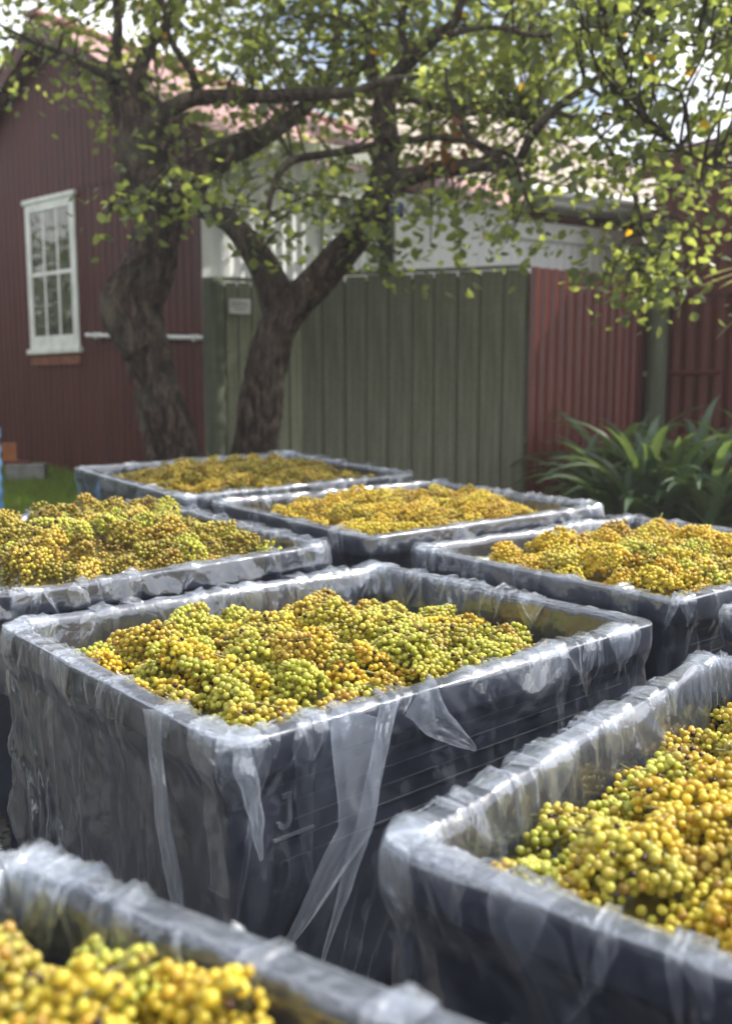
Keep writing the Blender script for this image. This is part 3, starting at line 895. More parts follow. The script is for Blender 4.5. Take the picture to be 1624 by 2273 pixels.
right_limbs = [
    ('trunk', limb([(545, 1110, 62), (560, 1010, 54), (572, 930, 51), (585, 850, 51), (602, 780, 48), (622, 720, 46), (660, 672, 40), (708, 618, 36), (760, 560, 36), (808, 500, 34), (842, 440, 32), (855, 380, 32), (858, 320, 29), (850, 250, 28), (868, 190, 22), (905, 138, 17), (960, 88, 14), (1008, 46, 11), (1030, -30, 8), (1060, -130, 5)], 6.8, 6.6), 36, .25),
    ('branch', limb([(630, 715, 46), (612, 650, 44), (585, 590, 38), (548, 534, 32), (508, 492, 28), (465, 466, 26), (428, 448, 26), (400, 435, 26)], 6.8, 6.72), 18, .12),
    ('branch', limb([(855, 425, 24), (890, 400, 22), (935, 384, 22), (1000, 373, 20), (1080, 366, 17), (1140, 382, 13)], 6.65, 6.2), 12, .12),
    ('branch', limb([(1136, 384, 13), (1160, 340, 12), (1180, 300, 12), (1228, 245, 11), (1300, 190, 8), (1380, 130, 6), (1450, 40, 4)], 6.2, 5.8), 10, .08),
    ('branch', limb([(1132, 380, 12), (1095, 345, 12), (1060, 320, 10), (1030, 290, 8), (1000, 220, 6), (985, 140, 4)], 6.2, 6.4), 10, .08),
    ('branch', limb([(842, 322, 12), (790, 332, 11), (740, 340, 10), (650, 356, 10), (612, 400, 8), (592, 480, 7), (578, 560, 5)], 6.6, 6.3), 8, .08),
    ('branch', limb([(850, 300, 12), (900, 312, 9), (980, 305, 8), (1060, 320, 6), (1140, 350, 4)], 6.6, 6.0), 8, .08),
    ('branch', limb([(848, 240, 14), (830, 170, 10), (820, 90, 8), (835, 0, 6), (830, -100, 4)], 6.6, 6.9), 8, .08),
    ('branch', limb([(860, 210, 12), (930, 225, 9), (1010, 250, 8), (1100, 250, 6), (1180, 270, 4)], 6.6, 7.2), 8, .08),
    ('branch', limb([(905, 138, 12), (890, 60, 9), (900, -20, 7), (880, -120, 5)], 6.6, 6.2), 8, .08),
    ('branch', limb([(1300, 190, 6), (1390, 250, 5), (1480, 310, 4), (1560, 360, 4), (1640, 400, 3)], 5.8, 4.9), 8, .06),
    ('branch', limb([(1228, 245, 7), (1320, 290, 5), (1390, 400, 4), (1430, 520, 3), (1440, 600, 3)], 6.0, 5.6), 8, .06),
    ('branch', limb([(960, 88, 8), (1080, 60, 6), (1200, 80, 5), (1330, 60, 4), (1480, 90, 4), (1640, 120, 3)], 6.5, 5.6), 8, .06),
]
tree_left = thing('apricot_tree', tuple(LEFT_BASE), 'gnarled tree with swollen twisted trunk before the red house', 'tree')
tree_right = thing('apricot_tree', tuple(RIGHT_BASE), 'leaning forked tree in front of the board fence', 'tree')
for root, limbs in ((tree_left, left_limbs), (tree_right, right_limbs)):
    base = np.array(root.location)
    for i, (nm, (P, Q), seg, gn) in enumerate(limbs):
        V, F = tube(P - base, Q, seg, .035 if nm == 'trunk' else .06, gn, 2.2, 11 + i)
        link(nm, mesh(nm, V, F, M['bark'], True), root)

# crown: leaf clusters spread where the photograph's crown is, in depth too
def crown_density(x, y):
    if y < -250: return .75 if -150 < x < 1750 else .3
    if y < 60: return .8 if x > 330 else (.62 if x > 120 else .5)
    if y < 200:
        if x < 120: return .30 if y < 110 else .14
        if x < 230: return .6
        return .9 if x < 1250 else .45
    if y < 330:
        if x < 235: return .1 if (y < 230 and x > 100) else 0
        if x < 330: return .6
        if x < 560: return .5
        if x < 860: return .75
        return .75 if x < 1250 else .30
    if y < 440:
        if x < 330: return 0
        if x < 480: return .35 if y > 375 else .12
        if x < 640: return .6
        if x < 830: return .42 if y < 390 else .2
        if x < 1160: return .6
        return .32 if x < 1500 else .3
    if y < 560:
        if 205 < x < 285 and 440 < y < 500: return .9
        if 330 < x < 480: return .55 if y < 470 else 0
        if 560 < x < 775: return .38 if y < 545 else 0
        if 800 < x < 1000: return .34
        if 1000 < x < 1260: return .26 if y < 545 else 0
        return .5 if 1330 < x < 1560 else 0
    if y < 690:
        if 1330 < x < 1540: return .85 if y < 665 else 0
        if 790 < x < 870 and y < 600: return .6
        if 1000 < x < 1040 and y < 600: return .4
    return 0


LEAF = np.array([(0, 0, 0), (.30, .22, .05), (.40, .52, .08), (.22, .82, .05), (0, 1.03, -.06), (-.22, .82, .05), (-.40, .52, .08), (-.30, .22, .05), (0, .5, -.03)])
LEAF_F = np.array([(0, 1, 2, 8), (8, 2, 3, 4), (0, 8, 6, 7), (8, 4, 5, 6)])


def leaf_frames(n, droop=.5):
    """random rotation matrices: blades roughly level, tips hanging outwards"""
    az = rng.uniform(0, 2 * np.pi, n); pit = rng.normal(-droop, .5, n); roll = rng.normal(0, .6, n)
    ca, sa, cp, sp, cr, sr = np.cos(az), np.sin(az), np.cos(pit), np.sin(pit), np.cos(roll), np.sin(roll)
    yv = np.stack([ca * cp, sa * cp, sp], -1)
    xv0 = np.stack([-sa, ca, 0 * ca], -1); zv0 = np.cross(xv0, yv)
    xv = xv0 * cr[:, None] + zv0 * sr[:, None]
    zv = np.cross(xv, yv)
    return np.stack([xv, yv, zv], -1)


def leaf_colors(n, dark=1.0, yellow=.004):
    t = rng.uniform(0, 1, n)[:, None]
    c = np.array([.042, .062, .032]) * (1 - t) + np.array([.105, .135, .060]) * t
    yl = rng.uniform(0, 1, n) < yellow
    c[yl] = np.array([.30, .20, .02]) * rng.uniform(.7, 1.1, (yl.sum(), 1))
    return c * dark


def leaf_mesh_arrays(C, Rm, s):
    V = np.einsum('nij,kj->nki', Rm, LEAF) * s[:, None, None] + C[:, None, :]
    n = len(C)
    F = (LEAF_F[None] + (np.arange(n) * len(LEAF))[:, None, None]).reshape(-1, 4)
    return V.reshape(-1, 3), F


def build_crowns():
    cl = []
    while len(cl) < 1000:
        x, y = rng.uniform(-150, 1780), rng.uniform(-250, 690)
        if rng.uniform() < crown_density(x, y):
            Y = rng.uniform(6.3, 8.6)
            if x > 1280: Y = rng.uniform(4.7, 7.0)
            if y > 430: Y = rng.uniform(5.6, 6.6) if x < 1280 else rng.uniform(5.3, 6.2)
            if x < 480 and y > 330: Y = rng.uniform(5.7, 6.4)
            cl.append((x, y, Y, 0))
    while len(cl) < 1120:                     # above the frame: what shades the yard
        x, y = rng.uniform(-200, 1750), rng.uniform(-800, -250)
        Y = rng.uniform(5.6, 8.6)
        if rng.uniform() < crown_density(x, y): cl.append((x, y, Y, 1))
    bags = {0: [], 1: []}
    skel = {}
    for k, limbs in ((0, left_limbs), (1, right_limbs)):
        skel[k] = np.concatenate([resample(P, Q, .08)[0] for nm, (P, Q), s, gn in limbs[:]])
    tw = {0: Bag(), 1: Bag()}
    for (x, y, Y, hid) in cl:
        c = at(x, y, Y)
        k = 0 if (x < 470 or (x < 640 and rng.uniform() < .5)) else 1
        # twig from the nearest limb
        d = np.linalg.norm(skel[k] - c, axis=1); j = d.argmin()
        s = skel[k][j]
        if d[j] < 1.1 or rng.uniform() < .3:
            mid = (s + c) / 2 + rng.normal(0, .05, 3) + np.array([0, 0, .06])
            V, F = tube([s, mid, c], [.011, .008, .004], 5, .12)
            tw[k].add(V - np.array((tree_left if k == 0 else tree_right).location), F)
        n = rng.integers(11, 27)
        ax = c - s; ax = ax / (np.linalg.norm(ax) + 1e-6)
        off = rng.normal(0, 1, (n, 3)) * np.array([.125, .125, .09]) + ax * rng.uniform(-.22, .16, n)[:, None]
        C = c + off
        sz = rng.uniform(.042, .092, n)
        bags[k].append((C, leaf_frames(n), sz, leaf_colors(n, rng.uniform(.65, 1.2))))
    # hanging withered leaves under the main fork
    single = [mesh('leaf', LEAF * np.array([1, 1, q]), LEAF_F, M['leaf_obj'], True) for q in (1, 1.8, .5)]
    for k, root in ((0, tree_left), (1, tree_right)):
        base = np.array(root.location)
        C = np.concatenate([b[0] for b in bags[k]]); Rm = np.concatenate([b[1] for b in bags[k]])
        sz = np.concatenate([b[2] for b in bags[k]]); col = np.concatenate([b[3] for b in bags[k]])
        px, py, dep = project(C)
        infr = (px > 0) & (px < 1624) & (py > 0) & (py < 2273)
        score = np.where(infr, sz / dep, 0)
        big = np.argsort(-score)[:290]
        rest = np.ones(len(C), bool); rest[big] = False
        # leave out of the hidden top part nothing: it shades the yard
        V, F = leaf_mesh_arrays(C[rest] - base, Rm[rest], sz[rest])
        fo = link('foliage', mesh('foliage', V, F, M['leaf'], True, np.repeat(col[rest], len(LEAF), 0)), root)
        fo['kind'] = 'stuff'
        t = link('twigs', tw[k].mesh('twigs', M['bark'], True), root); t['kind'] = 'stuff'
        for i in big:
            o = bpy.data.objects.new('leaf', single[i % 3]); COL.objects.link(o); o.parent = root
            m4 = Matrix(np.vstack([np.hstack([Rm[i] * sz[i], (C[i] - base)[:, None]]), [0, 0, 0, 1]]).tolist())
            o.matrix_local = m4
            o.color = (*col[i], 1)
    # brown seed tassels hanging near the middle
    for (x, y, l_) in ((975, 300, 70), (1012, 255, 60), (1030, 290, 50), (990, 330, 60), (955, 320, 45)):
        p = at(x, y, 6.3) - np.array(tree_right.location)
        n = 5
        V, F = leaf_mesh_arrays(p + rng.normal(0, .02, (n, 3)) + np.array([[0, 0, -.03 * i] for i in range(n)]), leaf_frames(n, 1.3), np.full(n, .08))
        link('withered_leaves', mesh('withered_leaves', V, F, M['leaf'], True, np.tile([.12, .055, .025], (len(V), 1))), tree_right)
build_crowns()


def bush(name, c, rad, n, size, label, cat, dark=1.0, trunk=None, group=None, yellow=0.0):
    c = np.asarray(c, float)
    root = thing(name, (c[0], c[1], float(g(c[0], c[1])) - .05), label, cat, group)
    base = np.array(root.location)
    d = rng.normal(0, 1, (n, 3)); d /= np.linalg.norm(d, axis=1)[:, None]
    lump = 1 + .35 * perlin(d[:, 0] * 2.3 + c[0], d[:, 2] * 2.3 + d[:, 1] * 1.7, 21) + .2 * perlin(d[:, 0] * 6 + 3, d[:, 1] * 6 + d[:, 2] * 5, 22)
    rr = rng.uniform(.45, 1, n) ** .5 * lump
    C = c + d * rr[:, None] * np.asarray(rad)
    ok = C[:, 2] > base[2]
    C = C[ok]; n = len(C)
    V, F = leaf_mesh_arrays(C - base, leaf_frames(n), rng.uniform(.6, 1.2, n) * size)
    fo = link('crown', mesh('crown', V, F, M['hedge' if cat == 'hedge' else 'leaf'], True, np.repeat(leaf_colors(n, dark, yellow), len(LEAF), 0)), root); fo['kind'] = 'stuff'
    if trunk:
        V, F = tube([(0, 0, -.2), (.05, 0, (c[2] - base[2]) * .5), (0, .05, c[2] - base[2] + rad[2] * .4)], [trunk, trunk * .8, trunk * .4], 10, .3, .1, 1, 5)
        link('trunk', mesh('trunk', V, F, M['bark'], True), root)
        for k in range(6):
            e = np.array([math.cos(k * 1.05) * rad[0], math.sin(k * 1.05) * rad[1], 0]) * .6 + (0, 0, c[2] - base[2] + rad[2] * rng.uniform(-.1, .5))
            V, F = tube([(0, .02, (c[2] - base[2]) * .6), e * .5 + np.array([0, 0, (c[2] - base[2]) * .42]), e], [trunk * .5, trunk * .35, trunk * .12], 7, .3)
            link('branch', mesh('branch', V, F, M['bark'], True), root)
    return root


bush('leafy_tree', at(-10, 262, 19), (1.1, 1.1, 1.1), 7000, .10, 'bright green distant tree beyond red roof at left edge', 'tree', 1.4, .16)
bush('leafy_tree', at(940, 285, 17), (1.7, 1.2, 1.0), 5000, .12, 'bright green tree rising behind the white building', 'tree', 1.6, .2, yellow=.05)
bush('leafy_shrub', at(842, 560, 9.6), (.24, .3, .55), 700, .075, 'yellow-green shrub peeping over gate beside the white post', 'shrub', 1.9, .03, yellow=.06)
bush('leafy_shrub', at(660, 480, 9.8), (.5, .4, .34), 900, .07, 'yellowing shrub between fork of tree and white wall', 'shrub', 1.7, .03, yellow=.15)
bush('unseen_hedge', (-7.4, 8.4, 1.9), (1.2, 2.6, 1.9), 9000, .12, 'tall green hedge left of the lawn, beside the red house', 'hedge', 1.0, .1)
bush('unseen_hedge', (-6.6, 2.4, 2.0), (1.3, 3.4, 2.2), 9000, .14, 'added unseen dark green hedge along left side of yard, level with the bins', 'hedge', .3, .1)  # out of view, added to darken what the bin sides reflect
bush('unseen_hedge', (-5.2, -3.6, 2.0), (2.2, 2.8, 2.4), 9000, .15, 'added unseen dark green hedge at the near end of the yard', 'hedge', .3, .1)  # second unseen hedge, added for a dark reflection in the film


def cordyline():
    p = at(1765, 1150, 5.6); z = float(g(p[0], p[1]))
    root = thing('cabbage_tree', (p[0], p[1], z), 'pale strap leaved palm whose blades reach in at right edge', 'plant')
    hz = at(1765, 600, 5.6)[2] - z
    V, F = tube([(0, 0, -.1), (.03, 0, hz * .5), (0, 0, hz)], [.07, .06, .05], 10, .1, .1, 1, 2)
    link('trunk', mesh('trunk', V, F, M['bark'], True), root)
    for k in range(40):
        az = rng.uniform(0, 2 * math.pi); el = rng.uniform(-.5, 1.1); L = rng.uniform(.42, .66)
        n = 9; t = np.linspace(0, 1, n)
        h = np.array([math.cos(az), math.sin(az)])
        rr = L * t * math.cos(el); zz = hz + L * t * math.sin(el) - .30 * L * t ** 2.2
        w = .021 * (1 - t ** 3) * (.5 + .5 * np.minimum(1, t * 5))
        c = np.stack([h[0] * rr, h[1] * rr, zz], -1); side = np.array([-h[1], h[0], 0])
        V = np.stack([c - side * w[:, None] + np.array([0, 0, .006]), c, c + side * w[:, None] + np.array([0, 0, .006])], 1).reshape(-1, 3)
        o = link('leaf', mesh('leaf', V, grid_faces(n, 3), M['strap'], True), root)
        q = rng.uniform(.8, 1.3); o.color = (.24 * q, .26 * q, .22 * q, 1)
cordyline()


def strap_plants():
    protos = []
    for v in range(8):
        n = 11; t = np.linspace(0, 1, n)
        up = rng.uniform(.85, 1.25)
        ang = up + 0 * t - t ** 1.5 * rng.uniform(1.2, 2.1)     # heading turns over as it goes out
        ds = 1 / (n - 1)
        x = np.concatenate([[0], np.cumsum(np.cos(ang[:-1]) * ds)]); z = np.concatenate([[0], np.cumsum(np.sin(ang[:-1]) * ds)])
        w = .050 * (.55 + .45 * np.sin(np.minimum(t * 2.2, 1.57))) * (1 - t ** 3.2) + .0006
        sway = .06 * np.sin(t * 3 + v) * t
        V = np.stack([np.stack([x, sway + w, z + w * .35], -1), np.stack([x, sway, z], -1), np.stack([x, sway - w, z + w * .35], -1)], 1).reshape(-1, 3)
        protos.append(mesh('leaf', V, grid_faces(n, 3), M['strap'], True))
    spots = [(1325, 1140, 7.3, .62, 'arching strap leaf clump against the red iron fence, nearest gate'),
             (1375, 1165, 6.6, .66, 'dark green strap leaf clump in front of grey-green post'),
             (1400, 1120, 7.6, .84, 'taller strap leaf clump close against the grey-green post'),
             (1462, 1180, 6.5, .80, 'broad glossy strap leaf clump before the red shed'),
             (1545, 1140, 7.2, .85, 'tall strap leaf clump against the red shed wall'),
             (1590, 1200, 6.3, .8, 'strap leaf clump behind the right-hand bin at frame edge'),
             (1680, 1170, 6.7, .9, 'strap leaf clump spilling in from beyond right edge')]
    for (px, py, Y, L, lab) in spots:
        x = at(px, py, Y)[0]; z = float(g(x, Y)) - .02
        root = thing('strap_leaf_plant', (x, Y, z), lab, 'plant', 'strap leaved plants along the fence')
        for k in range(42):
            o = bpy.data.objects.new('leaf', protos[k % 8]); COL.objects.link(o); o.parent = root
            s = L * rng.uniform(.85, 1.5)
            o.location = (rng.normal(0, .07), rng.normal(0, .07), 0)
            o.rotation_euler = (rng.normal(0, .12), rng.normal(-.1, .16), rng.uniform(0, 2 * math.pi))
            o.scale = (s, rng.uniform(.75, 1.1), s)
            q = rng.uniform(.7, 1.35)
            o.color = (.055 * q, .092 * q, .050 * q, 1)
strap_plants()


def blue_pot():
    p = at(880, 468, 6.45)
    r = px2m(17, 6.45)
    t = thing('hanging_pot', tuple(p), 'small dark blue round pot hanging under fork of tree', 'pot')
    prof = [(0, -r), (.5 * r, -.98 * r), (.85 * r, -.7 * r), (r, -.1 * r), (.96 * r, .5 * r), (.8 * r, .9 * r), (.55 * r, .95 * r), (.5 * r, .8 * r), (0, .75 * r)]
    a = np.arange(20) / 20 * 2 * np.pi
    V = np.array([[(q * math.cos(k), q * math.sin(k), z) for q, z in prof] for k in a]).reshape(-1, 3)
    link('pot_body', mesh('pot_body', V, grid_faces(20, len(prof), True), M['dark_blue'], True), t)
    V, F = tube([(0, 0, r * .9), (-.01, .02, r * 1.6), (-.03, .1, r * 2.6)], [.003] * 3, 5, .03)
    link('pot_wire', mesh('pot_wire', V, F, M['pipe'], True), t)
blue_pot()

# ------------------------------------------------------------------ bins, liners and grapes
RW = .034                                     # width of the rim
CR = .055                                     # corner radius of the rim


def rrect(a, b, Rr, n):
    """n points evenly round a rounded rectangle from the middle of the +x side; also outward normals and the arc length"""
    Rr = max(Rr, .004)
    segs = []
    sx, sy = a - Rr, b - Rr
    q = math.pi / 2 * Rr
    lens = [sy, q, 2 * sx, q, 2 * sy, q, 2 * sx, q, sy]
    tot = sum(lens)
    u = np.arange(n) / n * tot
    P = np.zeros((n, 2)); N = np.zeros((n, 2))
    acc = 0
    starts = [((a, 0), (0, 1)), None, ((sx, b), (-1, 0)), None, ((-a, sy), (0, -1)), None, ((-sx, -b), (1, 0)), None, ((a, -sy), (0, 1))]
    cens = {1: ((sx, sy), 0), 3: ((-sx, sy), math.pi / 2), 5: ((-sx, -sy), math.pi), 7: ((sx, -sy), 1.5 * math.pi)}
    for i, L in enumerate(lens):
        k = (u >= acc - 1e-9) & (u < acc + L + 1e-9)
        d = u[k] - acc
        if i in cens:
            (cx_, cy_), a0 = cens[i]; th = a0 + d / Rr
            N[k] = np.stack([np.cos(th), np.sin(th)], -1); P[k] = np.array([cx_, cy_]) + Rr * N[k]
        else:
            p0, dr = starts[i]; P[k] = np.array(p0) + d[:, None] * np.array(dr)
            N[k] = np.array([dr[1], -dr[0]])
        acc += L
    return P, N, u, tot


def make_bin(root, a, b, H):
    """a moulded plastic bin: fluted shell, rolled rim, floor, skids and ribs, each a part"""
    n = 360
    P, N, u, tot = rrect(a, b, CR, n)
    onflat = np.abs(N).max(1) > .999
    short = onflat & (np.abs(N[:, 0]) > .9)
    # outer shell, slightly tapered, fine vertical flutes on the short sides
    zs = np.array([.10, .14, .3, H * .62, H - .07])
    off = []
    for z in zs:
        o = -.022 - .018 * (1 - z / H) + (np.where(short, .0025 * np.cos(u / .024 * 2 * np.pi), 0))
        off.append(P + N * o[:, None] if np.ndim(o) else P + N * o)
    V = np.stack([np.column_stack([q, np.full(n, z)]) for q, z in zip(off, zs)], 1).reshape(-1, 3)
    link('outer_wall', mesh('outer_wall', V, grid_faces(n, len(zs), True), M['bin'], True), root)
    # rim: lip outside, flat top, inner return
    prof = [(-.024, H - .07), (-.003, H - .066), (0, H - .06), (0, H - .0035), (-.001, H - .001), (-.0035, H), (-RW + .0035, H), (-RW + .001, H - .001), (-RW, H - .0035)]
    V = np.stack([np.column_stack([P + N * o, np.full(n, z)]) for o, z in prof], 1).reshape(-1, 3)
    link('rim', mesh('rim', V, grid_faces(n, len(prof), True), M['bin'], True), root)
    prof = [(-RW, H - .0035), (-RW - .003, H - .05), (-RW - .01, H - .3), (-RW - .018, .16)]
    V = np.stack([np.column_stack([P + N * o, np.full(n, z)]) for o, z in prof], 1).reshape(-1, 3)
    link('inner_wall', mesh('inner_wall', V, grid_faces(n, len(prof), True), M['bin'], True), root)
    c = MB(); c.box(-a + .06, a - .06, -b + .06, b - .06, .12, .16); link('floor', c.mesh('floor', M['bin']), root)
    for s in (-1, 0, 1):
        c = MB(); c.box(-a + .05, a - .05, s * (b - .14) - .06, s * (b - .14) + .06, 0, .118); link('skid', c.mesh('skid', M['bin'], .01), root)
    # long horizontal ribs under the lip of the long sides
    for s in (-1, 1):
        for k in range(5):
            z = H - .10 - .034 * k
            c = MB(); y = s * (b - .027); c.box(-a + .11, a - .11, min(y, y + s * .0035), max(y, y + s * .0035), z - .0016, z + .0016)
            link('rib', c.mesh('rib', M['rib']), root)


def film_noise(u, d, tot, seed):
    """crease height 0..1 on the film: gathers that hang from the rim, wander, split and cross"""
    th = u / tot * 2 * np.pi
    k = tot / (2 * np.pi)
    # periodic in u: sample on a circle by blending two windows
    def per(f):
        w = np.clip(u / tot, 0, 1); s = np.clip((w - .92) / .08, 0, 1)
        return f(u) * (1 - s) + f(u - tot) * s
    def tri(q): return np.abs(q - np.floor(q) - .5) * 2
    def body(uu):
        sk = perlin(uu * .9, 3.3, seed + 1) * 2.2
        wp = .9 * perlin(uu * 2.1, d * 2.2, seed + 2)
        A1 = np.clip(.45 + 1.3 * perlin(uu * 1.7, d * 1.6, seed + 3), 0, 1)
        A2 = np.clip(.30 + 1.5 * perlin(uu * 3.1, d * 3.2, seed + 4), 0, 1)
        A3 = np.clip(.20 + 1.5 * perlin(uu * 6.3, d * 5.0, seed + 5), 0, 1)
        f1 = tri(5.5 * (uu + sk * d * .5) + wp + 1.1 * perlin(uu * 4, .5, seed + 8)) ** 1.5 * A1
        f2 = tri(12 * (uu - sk * d * .7) + 1.6 * wp + 1.3 * perlin(uu * 7, .5, seed + 9)) ** 1.3 * A2
        f3 = tri(26 * (uu + .6 * d) + 2.2 * perlin(uu * 5, d * 6, seed + 6)) ** 1.2 * A3
        f4 = tri(7 * d + 9 * uu * np.sign(sk) + 1.5 * perlin(uu * 4, d * 5, seed + 7)) ** 3 * np.clip(perlin(uu * 2.6, d * 4, seed + 10) * 1.8, 0, 1)
        return np.maximum(np.maximum(f1, .75 * f2), .6 * f4) + .28 * f3 + .25 * f1 * f2
    return per(body)


def make_liner(root, a, b, H, seed, skirt, fine=1.0, loose=1.0, inner=.30, nfold=46):
    n = int(820 * fine); ni, nt, ns = int(30 * fine), 9, int(50 * fine)
    P, N, u, tot = rrect(a, b, CR, n)
    def wrap(f):
        s = np.clip((u / tot - .92) / .08, 0, 1); return f(u) * (1 - s) + f(u - tot) * s
    side_k = wrap(lambda q: perlin(q * 1.7, 1.7, seed + 30))
    hem = skirt * (1 + .20 * side_k + .08 * wrap(lambda q: perlin(q * 6, 4.1, seed + 31)))
    hem = np.clip(hem, .04, H - .10)
    corner = 1 - np.clip((np.abs(N).max(1) - .72) / .28, 0, 1)
    kern = np.ones(int(n * .03)); kern /= kern.sum()
    cs = np.convolve(np.concatenate([corner[-60:], corner, corner[:60]]), kern, 'same')[60:-60]
    slack = np.clip(.45 + 1.0 * wrap(lambda q: perlin(q * 1.9, 9.1, seed + 50)), .08, 1.2) * loose
    tang = np.stack([-N[:, 1], N[:, 0]], -1)
    lump = np.clip(wrap(lambda q: facet(q * 13, .5, seed + 42)), -.2, 1) + .5 * np.clip(wrap(lambda q: facet(q * 34, 1.5, seed + 43)), -.3, 1)
    def crumple(d, sd):
        def body(q):
            dd = d + .02 * perlin(q * 9, d * 6, sd + 1); sk = perlin(q * .9, 3.3, seed + 1) * 1.4
            qq = q + sk * dd * .5 + .010 * perlin(q * 14, dd * 10, sd + 2)
            big = facet(qq * 11, dd * 5.0, sd + 3); sml = facet(qq * 30, dd * 14 + 3, sd + 4); tiny = facet(qq * 70, dd * 36, sd + 5)
            m1 = np.clip(.55 + 1.5 * perlin(q * 2.2, dd * 3, sd + 6), .0, 1.1); m2 = np.clip(.40 + 1.6 * perlin(q * 3.3, dd * 4, sd + 7), 0, 1.1)
            return np.clip(big + .3, 0, 2) * m1 + .55 * np.clip(sml + .4, 0, 2) * m2 + .14 * tiny * m2
        return wrap(body)
    gather_shine, rows = [], []
    for d in np.linspace(inner, 0, ni, endpoint=False) ** 1.0:
        f = film_noise(u, np.full(n, d + .5), tot, seed + 100)
        cr = crumple(np.full(n, d + .5), seed + 300)
        off = RW + .006 + .018 * d / .3 + (.003 + .060 * min(d, .16) * (1 + cs)) * f * (.4 + slack) * math.exp(-max(0, d - .08) / .06) \
            + cr * (.0045 + .015 * min(1, d / .06)) * math.exp(-max(0, d - .12) / .08)
        gather_shine.append(np.clip(.04 + .5 * math.exp(-d / .012) + .45 * (f - .5), 0, 1))
        rows.append(np.column_stack([P - N * off[:, None], H - d - .005 + 0 * u]))
    for i in range(nt):
        t = i / (nt - 1)
        o = -(RW + .003) + t * (RW + .006)
        bell = min(1, 4.5 * min(t, 1 - t) + .08)
        cr = crumple(np.full(n, .05 - .04 * t), seed + 400)
        z = H + .0018 + (.009 * np.maximum(lump, 0) + .0055 * cr) * bell * loose
        gather_shine.append(np.clip(.30 + 1.3 * cr + .6 * np.maximum(lump, 0), 0, 1.6))  # milkier rim: white reflections of sun and sky painted into the tint
        rows.append(np.column_stack([P + N * o, z]))
    for i in range(1, ns + 1):
        t = (i / ns) ** 1.25
        d = hem * t
        f = film_noise(u, d, tot, seed)
        cr = crumple(d, seed + 400)
        flare = np.minimum(d, .45)
        off = .0035 + .004 * np.maximum(lump, 0) * np.exp(-d / .05) + (.002 + .070 * flare * (1 + 1.5 * cs)) * f * (.2 + slack) + cr * (.0045 + .017 * np.minimum(1, d / .07)) * (.22 + .78 * np.exp(-np.maximum(d - .09, 0) / .07)) - .017 * np.clip((d - .06) / .05, 0, 1)
        for fd in (.085, .115, .15, .19):      # factory fold lines run all the way round
            off = off + .0009 * np.exp(-((d - fd) / .003) ** 2)
        gather_shine.append(np.clip(.04 + .5 * np.exp(-d / .012) + .4 * (f - .5) + 1.1 * np.clip(f - .78, 0, 1) + .3 * (t > .985), 0, 1.4))  # layered film, with highlights painted along rim and sharp ridges
        rows.append(np.column_stack([P + N * off[:, None] + tang * (.02 * (f - .4) * np.minimum(1, d * 3) * slack)[:, None], H + .002 - d]))
    V = np.stack(rows, 1).reshape(-1, 3)
    ga = np.repeat(np.stack(gather_shine, 1).reshape(-1, 1), 3, 1)
    link('film', mesh('film', V, grid_faces(n, len(rows), True), M['film'], True, ga), root)

    # pressed-over tucks: narrow creased flaps where spare film has folded on itself, running down from the rim
    bag = Bag()
    def place(uu, sv, off):
        """sv: path length across the film: below 0 down the inside, 0..RW over the rim, beyond RW down the outside"""
        k = (uu % tot) / tot * n; i0 = np.floor(k).astype(int) % n; i1 = (i0 + 1) % n; w = (k - np.floor(k))[..., None]
        p = P[i0] * (1 - w) + P[i1] * w; nn = N[i0] * (1 - w) + N[i1] * w
        di = np.maximum(-sv, 0); do = np.maximum(sv - RW, 0)
        ob = np.where(sv < 0, -(RW + .008 + .018 * di / .3), np.where(sv > RW, .006 - .017 * np.clip((do - .06) / .05, 0, 1), -(RW + .008) + (RW + .014) * np.clip(sv / RW, 0, 1)))
        top = np.clip(np.minimum(sv + .012, RW + .012 - sv) / .012, 0, 1)          # 1 on the flat of the rim, 0 on the walls
        o = ob + off * (1 - top) * np.where(sv < RW / 2, -1, 1)
        z = H + .004 - di - do + off * top
        return np.concatenate([p + nn * o[..., None], z[..., None]], -1)
    r = np.random.default_rng(seed + 5)
    for k in range(nfold * 8):
        typ = min(k % 6, 3)                            # 0, 1 inside   2 outside   3 over the rim
        u0 = r.uniform(0, tot)
        if r.uniform() < .30:                  # spare film collects at the corners
            u0 = r.choice(u[corner > .5]) + r.normal(0, .05)
        sk = r.normal(0, .25)
        if typ == 3: s0, Lf = -r.uniform(.01, .09), 0; Lf = -s0 + RW + r.uniform(.01, .10)
        elif typ == 2: s0, Lf = RW - .004, min(r.uniform(.06, .50), skirt * .9)
        else: s0, Lf = .004, -r.uniform(.06, .22)
        if float(perlin(u0 * 2.1, 4.4, seed + 60)) < r.uniform(-.55, .25): continue     # bunched in places, smooth in others
        wd = r.uniform(.005, .016) * r.choice([1, 1, 1.6, 2.6]) * (1 + .9 * (abs(Lf) > .25))
        up = r.uniform() < .35
        nt_, nw_ = 24, 7
        t = np.linspace(0, 1, nt_)[:, None]; w = np.linspace(-1, 1, nw_)[None, :]
        if typ == 3: width = wd * np.sin(np.pi * np.clip(t, .02, .98)) ** .7
        else: width = wd * (np.where(t < .08, t / .08, 1 - (t - .08) / .92) ** .9 if not up else (.15 + .85 * t))
        bend = .012 * np.sin(t * r.uniform(2, 5) + r.uniform(0, 6)) * t
        uu = u0 + sk * (t - (.5 if typ == 3 else 0)) * abs(Lf) + bend + width * w
        sv = np.broadcast_to(s0 + t * Lf, uu.shape) + .25 * w * width * r.uniform(-1, 1)
        if typ == 2 and r.uniform() < .45: continue
        hi = r.uniform(.004, .015) * (1 if typ != 3 else .9)
